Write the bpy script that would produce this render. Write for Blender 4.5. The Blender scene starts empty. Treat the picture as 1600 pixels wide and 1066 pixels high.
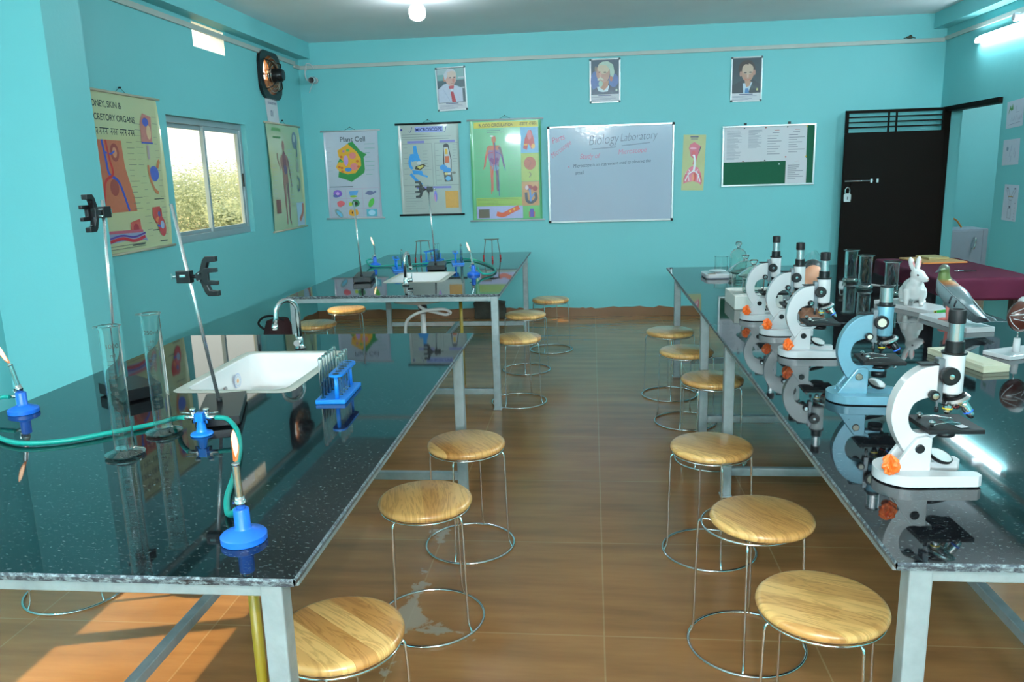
import bpy, bmesh, math, random
from mathutils import Vector, Matrix
SC = bpy.context.scene
C = SC.collection
PI = math.pi
random.seed(7)

# ------------------------------------------------------------------ camera
cam_d = bpy.data.cameras.new('camera'); cam = bpy.data.objects.new('camera', cam_d); C.objects.link(cam)
cam_d.sensor_width = 36.0; cam_d.lens = 36.0 * 1236.1 / 1600.0; cam_d.clip_start = 0.02; cam_d.clip_end = 400
_F = Vector((-0.10134111, 0.9730011, -0.2073616)); _R = Vector((0.99482291, 0.09752564, -0.02856802)); _U = Vector((0.00757364, 0.20918319, 0.97784714))
cam.matrix_world = Matrix(((_R.x, _U.x, -_F.x, 0), (_R.y, _U.y, -_F.y, 0), (_R.z, _U.z, -_F.z, 1.6), (0, 0, 0, 1)))
SC.camera = cam
# ------------------------------------------------------------------ light
SC.view_settings.view_transform = 'Standard'; SC.view_settings.look = 'None'
SC.view_settings.exposure = 0.38; SC.view_settings.gamma = 1.0; SC.view_settings.use_curve_mapping = False
W = bpy.data.worlds.new('sky'); SC.world = W; W.use_nodes = True
_bg = W.node_tree.nodes['Background']; _bg.inputs[0].default_value = (0.92, 0.97, 0.88, 1); _bg.inputs[1].default_value = 1.15
sun_d = bpy.data.lights.new('sun', 'SUN'); sun = bpy.data.objects.new('sun', sun_d); C.objects.link(sun)
sun_d.energy = 5.6; sun_d.angle = 0.009; sun_d.color = (1.0, 0.80, 0.45)
sun.rotation_euler = Vector((1.0, 0.25, -0.9)).to_track_quat('-Z', 'Y').to_euler(); sun.location = (-9, 3, 9)
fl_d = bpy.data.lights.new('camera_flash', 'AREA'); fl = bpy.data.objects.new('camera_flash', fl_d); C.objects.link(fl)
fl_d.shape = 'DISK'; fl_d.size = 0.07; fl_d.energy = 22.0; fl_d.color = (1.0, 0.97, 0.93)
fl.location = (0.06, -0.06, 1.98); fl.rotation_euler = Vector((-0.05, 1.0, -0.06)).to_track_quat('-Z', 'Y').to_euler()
TUBE_POWER = 260.0
SC.cycles.use_denoising = True
SC.cycles.max_bounces = 16; SC.cycles.transmission_bounces = 14; SC.cycles.diffuse_bounces = 5; SC.cycles.glossy_bounces = 5; SC.cycles.transparent_max_bounces = 24; SC.cycles.caustics_refractive = False; SC.cycles.sample_clamp_indirect = 6.0

# ------------------------------------------------------------------ room sizes
XL, XR, YB, YF, ZC = -3.178, 3.572, 8.82, -4.0, 3.048
WT = 0.12

# ------------------------------------------------------------------ materials
MATS = {}
def lin(c):
    return tuple(((v / 255 / 12.92) if v / 255 <= 0.04045 else ((v / 255 + 0.055) / 1.055) ** 2.4) for v in c) + (1,)
def newmat(name):
    m = bpy.data.materials.new(name); m.use_nodes = True
    return m, m.node_tree.nodes, m.node_tree.links, m.node_tree.nodes['Principled BSDF']
def pm(name, rgb=None, rough=0.5, metal=0.0, spec=0.5, lincol=None, coat=0.0, var=0.06, vscale=9.0, bump=0.0, bscale=60.0, emit=None, estr=0.0, sheen=0.0):
    """procedural painted / plastic / metal material with a little noise in colour and relief"""
    if name in MATS: return MATS[name]
    m, N, L, b = newmat(name)
    col = lincol if lincol else lin(rgb)
    if len(col) == 3: col = tuple(col) + (1,)
    b.inputs['Roughness'].default_value = rough; b.inputs['Metallic'].default_value = metal
    b.inputs['Specular IOR Level'].default_value = spec; b.inputs['Coat Weight'].default_value = coat; b.inputs['Coat Roughness'].default_value = 0.05
    b.inputs['Sheen Weight'].default_value = sheen
    tc = N.new('ShaderNodeTexCoord'); nz = N.new('ShaderNodeTexNoise'); nz.inputs['Scale'].default_value = vscale; nz.inputs['Detail'].default_value = 3
    L.new(tc.outputs['Object'], nz.inputs['Vector'])
    mx = N.new('ShaderNodeMix'); mx.data_type = 'RGBA'
    mx.inputs['A'].default_value = tuple(max(0, c * (1 - var)) for c in col[:3]) + (1,); mx.inputs['B'].default_value = tuple(min(1, c * (1 + var)) for c in col[:3]) + (1,)
    L.new(nz.outputs['Fac'], mx.inputs['Factor']); L.new(mx.outputs['Result'], b.inputs['Base Color'])
    if bump:
        n2 = N.new('ShaderNodeTexNoise'); n2.inputs['Scale'].default_value = bscale; n2.inputs['Detail'].default_value = 4
        L.new(tc.outputs['Object'], n2.inputs['Vector'])
        bp = N.new('ShaderNodeBump'); bp.inputs['Strength'].default_value = bump; bp.inputs['Distance'].default_value = 0.01
        L.new(n2.outputs['Fac'], bp.inputs['Height']); L.new(bp.outputs['Normal'], b.inputs['Normal'])
    if emit:
        b.inputs['Emission Color'].default_value = tuple(emit) + (1,); b.inputs['Emission Strength'].default_value = estr
    MATS[name] = m
    return m
def thin_glass(name, tint=(0.97, 0.99, 0.98), refl=1.0, rough=0.02, base=0.045):
    if name in MATS: return MATS[name]
    m, N, L, b = newmat(name); N.remove(b)
    out = N['Material Output']; tr = N.new('ShaderNodeBsdfTransparent'); tr.inputs[0].default_value = tuple(tint) + (1,)
    gl = N.new('ShaderNodeBsdfGlossy'); gl.inputs['Roughness'].default_value = rough
    lw = N.new('ShaderNodeLayerWeight'); lw.inputs['Blend'].default_value = 0.5
    pw = N.new('ShaderNodeMath'); pw.operation = 'POWER'; pw.inputs[1].default_value = 4.0; L.new(lw.outputs['Facing'], pw.inputs[0])
    ma = N.new('ShaderNodeMath'); ma.operation = 'MULTIPLY_ADD'; ma.inputs[1].default_value = refl * 0.8; ma.inputs[2].default_value = base; ma.use_clamp = True
    mix = N.new('ShaderNodeMixShader'); L.new(pw.outputs[0], ma.inputs[0]); L.new(ma.outputs[0], mix.inputs[0])
    L.new(tr.outputs[0], mix.inputs[1]); L.new(gl.outputs[0], mix.inputs[2]); L.new(mix.outputs[0], out.inputs['Surface'])
    MATS[name] = m
    return m
def emit_mat(name, col, s):
    if name in MATS: return MATS[name]
    m, N, L, b = newmat(name); N.remove(b)
    e = N.new('ShaderNodeEmission'); e.inputs[0].default_value = tuple(col) + (1,); e.inputs[1].default_value = s
    L.new(e.outputs[0], N['Material Output'].inputs['Surface']); MATS[name] = m
    return m

def wall_mat():
    m, N, L, b = newmat('teal_wall_paint')
    tc = N.new('ShaderNodeTexCoord'); nz = N.new('ShaderNodeTexNoise'); nz.inputs['Scale'].default_value = 1.1; nz.inputs['Detail'].default_value = 5; nz.inputs['Roughness'].default_value = 0.6
    L.new(tc.outputs['Object'], nz.inputs['Vector'])
    mx = N.new('ShaderNodeMix'); mx.data_type = 'RGBA'; mx.inputs['A'].default_value = WALL_A; mx.inputs['B'].default_value = WALL_B
    L.new(nz.outputs['Fac'], mx.inputs['Factor']); L.new(mx.outputs['Result'], b.inputs['Base Color'])
    b.inputs['Roughness'].default_value = 0.42; b.inputs['Specular IOR Level'].default_value = 0.3
    n2 = N.new('ShaderNodeTexNoise'); n2.inputs['Scale'].default_value = 55; n2.inputs['Detail'].default_value = 4
    n3 = N.new('ShaderNodeTexNoise'); n3.inputs['Scale'].default_value = 6; n3.inputs['Detail'].default_value = 2
    L.new(tc.outputs['Object'], n2.inputs['Vector']); L.new(tc.outputs['Object'], n3.inputs['Vector'])
    ad = N.new('ShaderNodeMath'); ad.operation = 'MULTIPLY_ADD'; ad.inputs[1].default_value = 3.0; L.new(n3.outputs['Fac'], ad.inputs[0]); L.new(n2.outputs['Fac'], ad.inputs[2])
    bp = N.new('ShaderNodeBump'); bp.inputs['Strength'].default_value = 0.12; bp.inputs['Distance'].default_value = 0.006
    L.new(ad.outputs[0], bp.inputs['Height']); L.new(bp.outputs['Normal'], b.inputs['Normal'])
    return m
WALL_A = (0.165, 0.53, 0.555, 1); WALL_B = (0.185, 0.57, 0.595, 1)
M_WALL = wall_mat()
M_CEIL = pm('ceiling_distemper', lincol=(0.80, 0.84, 0.88), rough=0.8, bump=0.15, bscale=25, var=0.08, vscale=1.5)

def floor_mat():
    m, N, L, b = newmat('brown_vitrified_tiles')
    tc = N.new('ShaderNodeTexCoord'); mp = N.new('ShaderNodeMapping'); mp.inputs['Location'].default_value = (-0.033, -2.519, 0)
    L.new(tc.outputs['Object'], mp.inputs['Vector'])
    br = N.new('ShaderNodeTexBrick'); br.offset = 0.0; br.inputs['Scale'].default_value = 1.0; br.inputs['Brick Width'].default_value = 0.714; br.inputs['Row Height'].default_value = 0.714
    br.inputs['Mortar Size'].default_value = 0.0032; br.inputs['Mortar Smooth'].default_value = 0.2; br.inputs['Bias'].default_value = 0.0
    br.inputs['Color1'].default_value = (0.315, 0.152, 0.058, 1); br.inputs['Color2'].default_value = (0.37, 0.183, 0.073, 1); br.inputs['Mortar'].default_value = (0.40, 0.24, 0.115, 1)
    L.new(mp.outputs['Vector'], br.inputs['Vector'])
    # diagonal veining of the tiles
    mv = N.new('ShaderNodeMapping'); mv.inputs['Rotation'].default_value = (0, 0, 0.35); mv.inputs['Scale'].default_value = (0.9, 6.5, 1)
    L.new(tc.outputs['Object'], mv.inputs['Vector'])
    nv = N.new('ShaderNodeTexNoise'); nv.inputs['Scale'].default_value = 1.6; nv.inputs['Detail'].default_value = 6; nv.inputs['Roughness'].default_value = 0.6; L.new(mv.outputs['Vector'], nv.inputs['Vector'])
    rv = N.new('ShaderNodeValToRGB'); rv.color_ramp.elements[0].position = 0.3; rv.color_ramp.elements[0].color = (0.72, 0.70, 0.68, 1); rv.color_ramp.elements[1].position = 0.72; rv.color_ramp.elements[1].color = (1.16, 1.13, 1.1, 1)
    L.new(nv.outputs['Fac'], rv.inputs['Fac'])
    mu = N.new('ShaderNodeMix'); mu.data_type = 'RGBA'; mu.blend_type = 'MULTIPLY'; mu.inputs['Factor'].default_value = 1.0
    L.new(br.outputs['Color'], mu.inputs['A']); L.new(rv.outputs['Color'], mu.inputs['B'])
    # cement smears left along the joint beside the left bench
    sp = N.new('ShaderNodeSeparateXYZ'); L.new(tc.outputs['Object'], sp.inputs['Vector'])
    ns = N.new('ShaderNodeTexNoise'); ns.inputs['Scale'].default_value = 3.4; ns.inputs['Detail'].default_value = 7; ns.inputs['Roughness'].default_value = 0.65; L.new(tc.outputs['Object'], ns.inputs['Vector'])
    def band(sock, c, w):
        a = N.new('ShaderNodeMath'); a.operation = 'SUBTRACT'; a.inputs[1].default_value = c; L.new(sock, a.inputs[0])
        a2 = N.new('ShaderNodeMath'); a2.operation = 'ABSOLUTE'; L.new(a.outputs[0], a2.inputs[0])
        a3 = N.new('ShaderNodeMapRange'); a3.inputs['From Min'].default_value = 0; a3.inputs['From Max'].default_value = w; a3.inputs['To Min'].default_value = 1; a3.inputs['To Max'].default_value = 0
        L.new(a2.outputs[0], a3.inputs['Value']); return a3.outputs[0]
    def mul(a, c):
        k = N.new('ShaderNodeMath'); k.operation = 'MULTIPLY'; L.new(a, k.inputs[0]); L.new(c, k.inputs[1]); return k.outputs[0]
    def mxx(a, c):
        k = N.new('ShaderNodeMath'); k.operation = 'MAXIMUM'; L.new(a, k.inputs[0]); L.new(c, k.inputs[1]); return k.outputs[0]
    m1 = mul(band(sp.outputs['X'], -0.69, 0.16), band(sp.outputs['Y'], 2.6, 1.9))
    m2 = mul(band(sp.outputs['Y'], 2.519, 0.13), band(sp.outputs['X'], -0.56, 0.36))
    m3 = mul(band(sp.outputs['X'], -0.82, 0.2), band(sp.outputs['Y'], 4.3, 0.9))
    msk = mxx(mxx(m1, m2), m3)
    ad = N.new('ShaderNodeMath'); ad.operation = 'ADD'; L.new(ns.outputs['Fac'], ad.inputs[0])
    sc_ = N.new('ShaderNodeMath'); sc_.operation = 'MULTIPLY'; sc_.inputs[1].default_value = 0.33; L.new(msk, sc_.inputs[0]); L.new(sc_.outputs[0], ad.inputs[1])
    th = N.new('ShaderNodeMapRange'); th.inputs['From Min'].default_value = 0.755; th.inputs['From Max'].default_value = 0.80; th.inputs['To Min'].default_value = 0; th.inputs['To Max'].default_value = 0.75
    L.new(ad.outputs[0], th.inputs['Value'])
    ms = N.new('ShaderNodeMix'); ms.data_type = 'RGBA'; ms.inputs['B'].default_value = (0.33, 0.30, 0.24, 1)
    L.new(th.outputs[0], ms.inputs['Factor']); L.new(mu.outputs['Result'], ms.inputs['A']); L.new(ms.outputs['Result'], b.inputs['Base Color'])
    mr = N.new('ShaderNodeMapRange'); mr.inputs['To Min'].default_value = 0.2; mr.inputs['To Max'].default_value = 0.5; L.new(th.outputs[0], mr.inputs['Value'])
    L.new(mr.outputs[0], b.inputs['Roughness']); b.inputs['Specular IOR Level'].default_value = 0.45
    nb = N.new('ShaderNodeTexNoise'); nb.inputs['Scale'].default_value = 14; L.new(tc.outputs['Object'], nb.inputs['Vector'])
    bp = N.new('ShaderNodeBump'); bp.inputs['Strength'].default_value = 0.05; bp.inputs['Distance'].default_value = 0.004; L.new(nb.outputs['Fac'], bp.inputs['Height']); L.new(bp.outputs['Normal'], b.inputs['Normal'])
    return m
M_FLOOR = floor_mat()

def granite_mat(name, rough, seam=None, dark=0.006, fleck=0.20, p0=0.585, p1=0.72):
    m, N, L, b = newmat(name)
    tc = N.new('ShaderNodeTexCoord'); mp = N.new('ShaderNodeMapping'); mp.inputs['Scale'].default_value = (70, 150, 110); mp.inputs['Rotation'].default_value = (0, 0, 0.6); L.new(tc.outputs['Object'], mp.inputs['Vector'])
    n1 = N.new('ShaderNodeTexNoise'); n1.inputs['Scale'].default_value = 1.0; n1.inputs['Detail'].default_value = 4; n1.inputs['Roughness'].default_value = 0.7; L.new(mp.outputs['Vector'], n1.inputs['Vector'])
    r1 = N.new('ShaderNodeValToRGB'); e = r1.color_ramp.elements; e[0].position = p0; e[0].color = (0, 0, 0, 1); e[1].position = p1; e[1].color = (1, 1, 1, 1); L.new(n1.outputs['Fac'], r1.inputs['Fac'])
    n2 = N.new('ShaderNodeTexNoise'); n2.inputs['Scale'].default_value = 7; n2.inputs['Detail'].default_value = 4; L.new(tc.outputs['Object'], n2.inputs['Vector'])
    r2 = N.new('ShaderNodeValToRGB'); r2.color_ramp.elements[0].position = 0.3; r2.color_ramp.elements[0].color = (dark * .5, dark * .6, dark * .75, 1); r2.color_ramp.elements[1].position = 0.75; r2.color_ramp.elements[1].color = (dark * 1.6, dark * 1.9, dark * 2.5, 1); L.new(n2.outputs['Fac'], r2.inputs['Fac'])
    mx = N.new('ShaderNodeMix'); mx.data_type = 'RGBA'; mx.inputs['B'].default_value = (fleck * .75, fleck * .95, fleck, 1); L.new(r1.outputs['Color'], mx.inputs['Factor']); L.new(r2.outputs['Color'], mx.inputs['A'])
    res = mx.outputs['Result']
    if seam:
        sp = N.new('ShaderNodeSeparateXYZ'); L.new(tc.outputs['Object'], sp.inputs['Vector'])
        for yv, sl in seam:
            a0 = N.new('ShaderNodeMath'); a0.operation = 'MULTIPLY_ADD'; a0.inputs[1].default_value = -sl; L.new(sp.outputs['X'], a0.inputs[0]); L.new(sp.outputs['Y'], a0.inputs[2])
            a = N.new('ShaderNodeMath'); a.operation = 'SUBTRACT'; a.inputs[1].default_value = yv; L.new(a0.outputs[0], a.inputs[0])
            a2 = N.new('ShaderNodeMath'); a2.operation = 'ABSOLUTE'; L.new(a.outputs[0], a2.inputs[0])
            a3 = N.new('ShaderNodeMath'); a3.operation = 'LESS_THAN'; a3.inputs[1].default_value = 0.0016; L.new(a2.outputs[0], a3.inputs[0])
            k = N.new('ShaderNodeMix'); k.data_type = 'RGBA'; k.inputs['B'].default_value = (0.34, 0.36, 0.33, 1); L.new(a3.outputs[0], k.inputs['Factor']); L.new(res, k.inputs['A']); res = k.outputs['Result']
    L.new(res, b.inputs['Base Color']); b.inputs['Roughness'].default_value = rough; b.inputs['Specular IOR Level'].default_value = 0.6
    return m
M_GRAN_L = granite_mat('polished_black_granite_with_one_joint', 0.035, [(2.86, -0.06)])
M_GRAN = granite_mat('polished_black_granite', 0.035)
M_GRAN_R = granite_mat('polished_black_granite_with_a_slab_joint', 0.035, [(2.86, -0.45)])
M_GEDGE = granite_mat('sawn_granite_edge', 0.5, dark=0.03, fleck=0.36, p0=0.45, p1=0.66)
M_STEEL = pm('galvanised_steel', lincol=(0.33, 0.39, 0.40), rough=0.42, metal=0.35, var=0.28, vscale=22, bump=0.1, bscale=70)
M_CHROME = pm('chrome', lincol=(0.78, 0.80, 0.80), rough=0.12, metal=1.0, var=0.02)
M_ROD = pm('polished_rod_steel', lincol=(0.72, 0.75, 0.76), rough=0.22, metal=0.9, var=0.04)
M_BLACK = pm('black_enamel', lincol=(0.008, 0.008, 0.009), rough=0.32, spec=0.35, var=0.2)
M_BLACKM = pm('matt_black_plastic', lincol=(0.010, 0.010, 0.011), rough=0.5, spec=0.3, var=0.2)
M_WHITE = pm('white_enamel', lincol=(0.58, 0.60, 0.61), rough=0.22, coat=0.4, var=0.015)
M_CERAM = pm('white_glazed_ceramic', lincol=(0.80, 0.80, 0.79), rough=0.15, coat=0.3, var=0.02)
M_GROUT = pm('grey_white_sealant', lincol=(0.56, 0.56, 0.49), rough=0.7, var=0.15, vscale=30)
M_BLUE = pm('bright_blue_paint', lincol=(0.015, 0.16, 0.72), rough=0.35, var=0.1)
M_BLUEP = pm('blue_plastic', lincol=(0.012, 0.23, 0.80), rough=0.3, var=0.05)
M_HOSE = pm('green_rubber', lincol=(0.005, 0.33, 0.27), rough=0.35, var=0.08)
def real_glass(name, tint):
    m, N, L, b = newmat(name); b.inputs['Base Color'].default_value = tuple(tint) + (1,); b.inputs['Transmission Weight'].default_value = 1.0; b.inputs['Roughness'].default_value = 0.0; b.inputs['IOR'].default_value = 1.47
    MATS[name] = m; return m
M_GLASS = real_glass('clear_laboratory_glass', (0.97, 0.99, 0.98))
M_GLASS2 = real_glass('thick_greenish_glass', (0.90, 0.96, 0.93))
M_PANE = thin_glass('window_glass', (0.98, 0.99, 0.97), 0.6, 0.01, 0.0)
M_ALU = pm('window_aluminium', lincol=(0.34, 0.42, 0.45), rough=0.4, metal=0.4, var=0.06)
M_FRAME = pm('bright_aluminium', lincol=(0.62, 0.67, 0.68), rough=0.28, metal=0.8, var=0.03)
M_PAPER = pm('white_paper', lincol=(0.62, 0.64, 0.68), rough=0.7, var=0.02)
M_PVC = pm('beige_pvc_trunking', lincol=(0.42, 0.47, 0.44), rough=0.45, var=0.08)
M_SKIRT = pm('brown_skirting_tile', lincol=(0.20, 0.095, 0.04), rough=0.35, var=0.25, vscale=5)
M_DOOR = pm('black_brown_door_enamel', lincol=(0.006, 0.0042, 0.0032), rough=0.55, spec=0.06, var=0.25, vscale=4)
M_BRICK = pm('bare_orange_brick', lincol=(0.85, 0.33, 0.11), rough=0.9, var=0.3, vscale=30, bump=0.4)
M_ORANGE = pm('orange_plastic_bag_scrap', lincol=(0.95, 0.16, 0.02), rough=0.35, var=0.15, vscale=30)
M_FILL_LEFT = emit_mat('fill_tube_left', (0.80, 0.93, 1.0), TUBE_POWER)
M_TUBE_OLD = emit_mat('lit_older_tube_glass', (0.78, 0.93, 1.0), TUBE_POWER * .20)
M_FILL_RIGHT = emit_mat('fill_tube_right', (0.82, 0.94, 1.0), TUBE_POWER * 2.5)
M_FILL_FRONT = emit_mat('fill_tube_front', (0.82, 0.94, 1.0), TUBE_POWER * 4.1)
M_BULB = emit_mat('lit_bulb_glass', (0.86, 0.95, 1.0), 75.0)
def flame_mat(name, col, s_, tr):
    m, N, L, b = newmat(name); N.remove(b); e = N.new('ShaderNodeEmission'); e.inputs[0].default_value = tuple(col) + (1,); e.inputs[1].default_value = s_
    t = N.new('ShaderNodeBsdfTransparent'); mx = N.new('ShaderNodeMixShader'); mx.inputs[0].default_value = tr; L.new(t.outputs[0], mx.inputs[1]); L.new(e.outputs[0], mx.inputs[2]); L.new(mx.outputs[0], N['Material Output'].inputs['Surface']); return m
M_FLAME = flame_mat('burner_flame', (1.0, 0.30, 0.05), 1.0, .45)
M_FLAMEC = flame_mat('burner_flame_core', (1.0, 0.80, 0.55), 4.0, .8)

def wood_mat():
    m, N, L, b = newmat('varnished_strip_wood')
    tc = N.new('ShaderNodeTexCoord'); oi = N.new('ShaderNodeObjectInfo')
    sp = N.new('ShaderNodeSeparateXYZ'); L.new(tc.outputs['Object'], sp.inputs['Vector'])
    dv = N.new('ShaderNodeMath'); dv.operation = 'MULTIPLY_ADD'; dv.inputs[1].default_value = 17.0; L.new(sp.outputs['X'], dv.inputs[0])
    r10 = N.new('ShaderNodeMath'); r10.operation = 'MULTIPLY'; r10.inputs[1].default_value = 37.0; L.new(oi.outputs['Random'], r10.inputs[0]); L.new(r10.outputs[0], dv.inputs[2])
    fl_ = N.new('ShaderNodeMath'); fl_.operation = 'FLOOR'; L.new(dv.outputs[0], fl_.inputs[0])
    wn = N.new('ShaderNodeTexWhiteNoise'); wn.noise_dimensions = '1D'; L.new(fl_.outputs[0], wn.inputs['W'])
    # grain, shifted strip by strip
    cx = N.new('ShaderNodeCombineXYZ'); L.new(sp.outputs['X'], cx.inputs['X']); L.new(sp.outputs['Y'], cx.inputs['Y'])
    wz = N.new('ShaderNodeMath'); wz.operation = 'MULTIPLY'; wz.inputs[1].default_value = 13.0; L.new(fl_.outputs[0], wz.inputs[0]); L.new(wz.outputs[0], cx.inputs['Z'])
    mp = N.new('ShaderNodeMapping'); mp.inputs['Scale'].default_value = (26, 3.2, 1); L.new(cx.outputs[0], mp.inputs['Vector'])
    nz = N.new('ShaderNodeTexNoise'); nz.inputs['Scale'].default_value = 1.0; nz.inputs['Detail'].default_value = 4; nz.inputs['Distortion'].default_value = 1.6; L.new(mp.outputs['Vector'], nz.inputs['Vector'])
    fr = N.new('ShaderNodeMath'); fr.operation = 'MULTIPLY'; fr.inputs[1].default_value = 5.0; L.new(nz.outputs['Fac'], fr.inputs[0])
    sn = N.new('ShaderNodeMath'); sn.operation = 'PINGPONG'; sn.inputs[1].default_value = 0.5; L.new(fr.outputs[0], sn.inputs[0])
    r1 = N.new('ShaderNodeValToRGB'); e = r1.color_ramp.elements; e[0].position = 0.02; e[0].color = (0.70, 0.62, 0.52, 1); e[1].position = 0.3; e[1].color = (1.03, 1.02, 1.0, 1); L.new(sn.outputs[0], r1.inputs['Fac'])
    mx = N.new('ShaderNodeMix'); mx.data_type = 'RGBA'; mx.inputs['A'].default_value = (0.56, 0.27, 0.080, 1); mx.inputs['B'].default_value = (0.83, 0.52, 0.19, 1); L.new(wn.outputs['Value'], mx.inputs['Factor'])
    mu = N.new('ShaderNodeMix'); mu.data_type = 'RGBA'; mu.blend_type = 'MULTIPLY'; mu.inputs['Factor'].default_value = 0.8; L.new(mx.outputs['Result'], mu.inputs['A']); L.new(r1.outputs['Color'], mu.inputs['B'])
    L.new(mu.outputs['Result'], b.inputs['Base Color']); b.inputs['Roughness'].default_value = 0.3; b.inputs['Coat Weight'].default_value = 0.35; b.inputs['Coat Roughness'].default_value = 0.12
    return m
M_WOOD = wood_mat()

# ------------------------------------------------------------------ mesh builder
def frame(z):
    z = z.normalized(); a = Vector((0, 0, 1)) if abs(z.z) < 0.9 else Vector((1, 0, 0))
    x = a.cross(z).normalized(); return x, z.cross(x)
class MB:
    def __init__(s, mat=None):
        s.v = []; s.f = []; s.mi = []; s.sm = []; s.mats = []; s.M = Matrix(); s.cur = 0; s.smooth = False
        if mat: s.use(mat)
    def use(s, mat):
        if mat not in s.mats: s.mats.append(mat)
        s.cur = s.mats.index(mat); return s
    def P(s, p): s.v.append(tuple(s.M @ Vector(p))); return len(s.v) - 1
    def F(s, idx, smooth=None):
        s.f.append(tuple(idx)); s.mi.append(s.cur); s.sm.append(s.smooth if smooth is None else smooth)
    def poly(s, pts, smooth=False): s.F([s.P(p) for p in pts], smooth)
    def box(s, c, d, rz=0.0, rx=0.0, ry=0.0):
        R = Matrix.Rotation(rz, 3, 'Z') @ Matrix.Rotation(ry, 3, 'Y') @ Matrix.Rotation(rx, 3, 'X')
        q = [s.P(Vector(c) + R @ Vector((sx * d[0] / 2, sy * d[1] / 2, sz * d[2] / 2))) for sz in (-1, 1) for sy in (-1, 1) for sx in (-1, 1)]
        for a in ((0, 2, 3, 1), (4, 5, 7, 6), (0, 1, 5, 4), (2, 6, 7, 3), (0, 4, 6, 2), (1, 3, 7, 5)): s.F([q[i] for i in a], False)
        return s
    def bx(s, x0, x1, y0, y1, z0, z1): return s.box(((x0 + x1) / 2, (y0 + y1) / 2, (z0 + z1) / 2), (x1 - x0, y1 - y0, z1 - z0))
    def ring(s, c, x, y, r, n): return [s.P(Vector(c) + x * (math.cos(2 * PI * k / n) * r) + y * (math.sin(2 * PI * k / n) * r)) for k in range(n)]
    def skin(s, a, b, smooth=True):
        n = len(a)
        for k in range(n): s.F((a[k], a[(k + 1) % n], b[(k + 1) % n], b[k]), smooth)
    def tube(s, pts, r, n=10, closed=False, cap=True, smooth=True, flat=1.0):
        pts = [Vector(p) for p in pts]; m = len(pts); rr = r if isinstance(r, (list, tuple)) else [r] * m
        tg = []
        for i in range(m):
            a = pts[(i - 1) % m] if (closed or i > 0) else pts[i]; b = pts[(i + 1) % m] if (closed or i < m - 1) else pts[i]
            tg.append((b - a).normalized())
        x, y = frame(tg[0]); rs = []
        for i in range(m):
            x = (x - tg[i] * x.dot(tg[i])).normalized(); y = tg[i].cross(x)
            rs.append(s.ring(pts[i], x, y * flat, rr[i], n))
        for i in range(m - 1): s.skin(rs[i], rs[i + 1], smooth)
        if closed: s.skin(rs[-1], rs[0], smooth)
        elif cap: s.F(rs[0][::-1], False); s.F(rs[-1], False)
        return s
    def cyl(s, a, b, r0, r1=None, n=20, cap=True, smooth=True): return s.tube([a, b], [r0, r0 if r1 is None else r1], n, False, cap, smooth)
    def lathe(s, prof, c=(0, 0, 0), n=28, axis=(0, 0, 1), cap0=False, cap1=False, smooth=True):
        z = Vector(axis).normalized(); x, y = frame(z); rs = []
        for r, h in prof:
            if r < 1e-6: rs.append([s.P(Vector(c) + z * h)])
            else: rs.append(s.ring(Vector(c) + z * h, x, y, r, n))
        for i in range(len(prof) - 1):
            a, b = rs[i], rs[i + 1]
            if i > 0 and len(a) > 1:      # sharp corner of the profile: give this side its own ring
                d0 = Vector((prof[i][0] - prof[i - 1][0], prof[i][1] - prof[i - 1][1])); d1 = Vector((prof[i + 1][0] - prof[i][0], prof[i + 1][1] - prof[i][1]))
                if d0.length > 1e-7 and d1.length > 1e-7 and d0.angle(d1) > 0.6: rs[i] = a = s.ring(Vector(c) + z * prof[i][1], x, y, prof[i][0], n)
            if len(a) == 1 and len(b) == 1: continue
            if len(a) == 1:
                for k in range(n): s.F((a[0], b[(k + 1) % n], b[k]), smooth)
            elif len(b) == 1:
                for k in range(n): s.F((a[k], a[(k + 1) % n], b[0]), smooth)
            else: s.skin(a, b, smooth)
        if cap0 and len(rs[0]) > 1: s.F(rs[0][::-1], False)
        if cap1 and len(rs[-1]) > 1: s.F(rs[-1], False)
        return s
    def prism(s, poly, h0, h1, ax='z', smooth=False):
        """extrude a 2-D outline; ax z: (x,y)->z, ax y: (x,z)->y, ax x: (y,z)->x"""
        f = {'z': lambda p, h: (p[0], p[1], h), 'y': lambda p, h: (p[0], h, p[1]), 'x': lambda p, h: (h, p[0], p[1])}[ax]
        a = [s.P(f(p, h0)) for p in poly]; b = [s.P(f(p, h1)) for p in poly]
        s.F(a[::-1], False); s.F(b, False); s.skin(a, b, smooth); return s
    def ball(s, c, r, n=18, m=10, R=None):
        r = (r, r, r) if isinstance(r, (int, float)) else r; c = Vector(c); R = R or Matrix.Identity(3); rs = []
        for i in range(m + 1):
            t = PI * i / m
            if i in (0, m): rs.append([s.P(c + R @ Vector((0, 0, r[2] * math.cos(t))))])
            else: rs.append([s.P(c + R @ Vector((r[0] * math.sin(t) * math.cos(2 * PI * k / n), r[1] * math.sin(t) * math.sin(2 * PI * k / n), r[2] * math.cos(t)))) for k in range(n)])
        for a, b in zip(rs, rs[1:]):
            for k in range(n):
                if len(a) == 1: s.F((a[0], b[k], b[(k + 1) % n]), True)
                elif len(b) == 1: s.F((a[k], b[0], a[(k + 1) % n]), True)
                else: s.F((a[k], b[k], b[(k + 1) % n], a[(k + 1) % n]), True)
        return s
    def grid(s, fn, nu, nv, smooth=True):
        q = [[s.P(fn(i / nu, j / nv)) for j in range(nv + 1)] for i in range(nu + 1)]
        for i in range(nu):
            for j in range(nv): s.F((q[i][j], q[i + 1][j], q[i + 1][j + 1], q[i][j + 1]), smooth)
        return s
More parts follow.
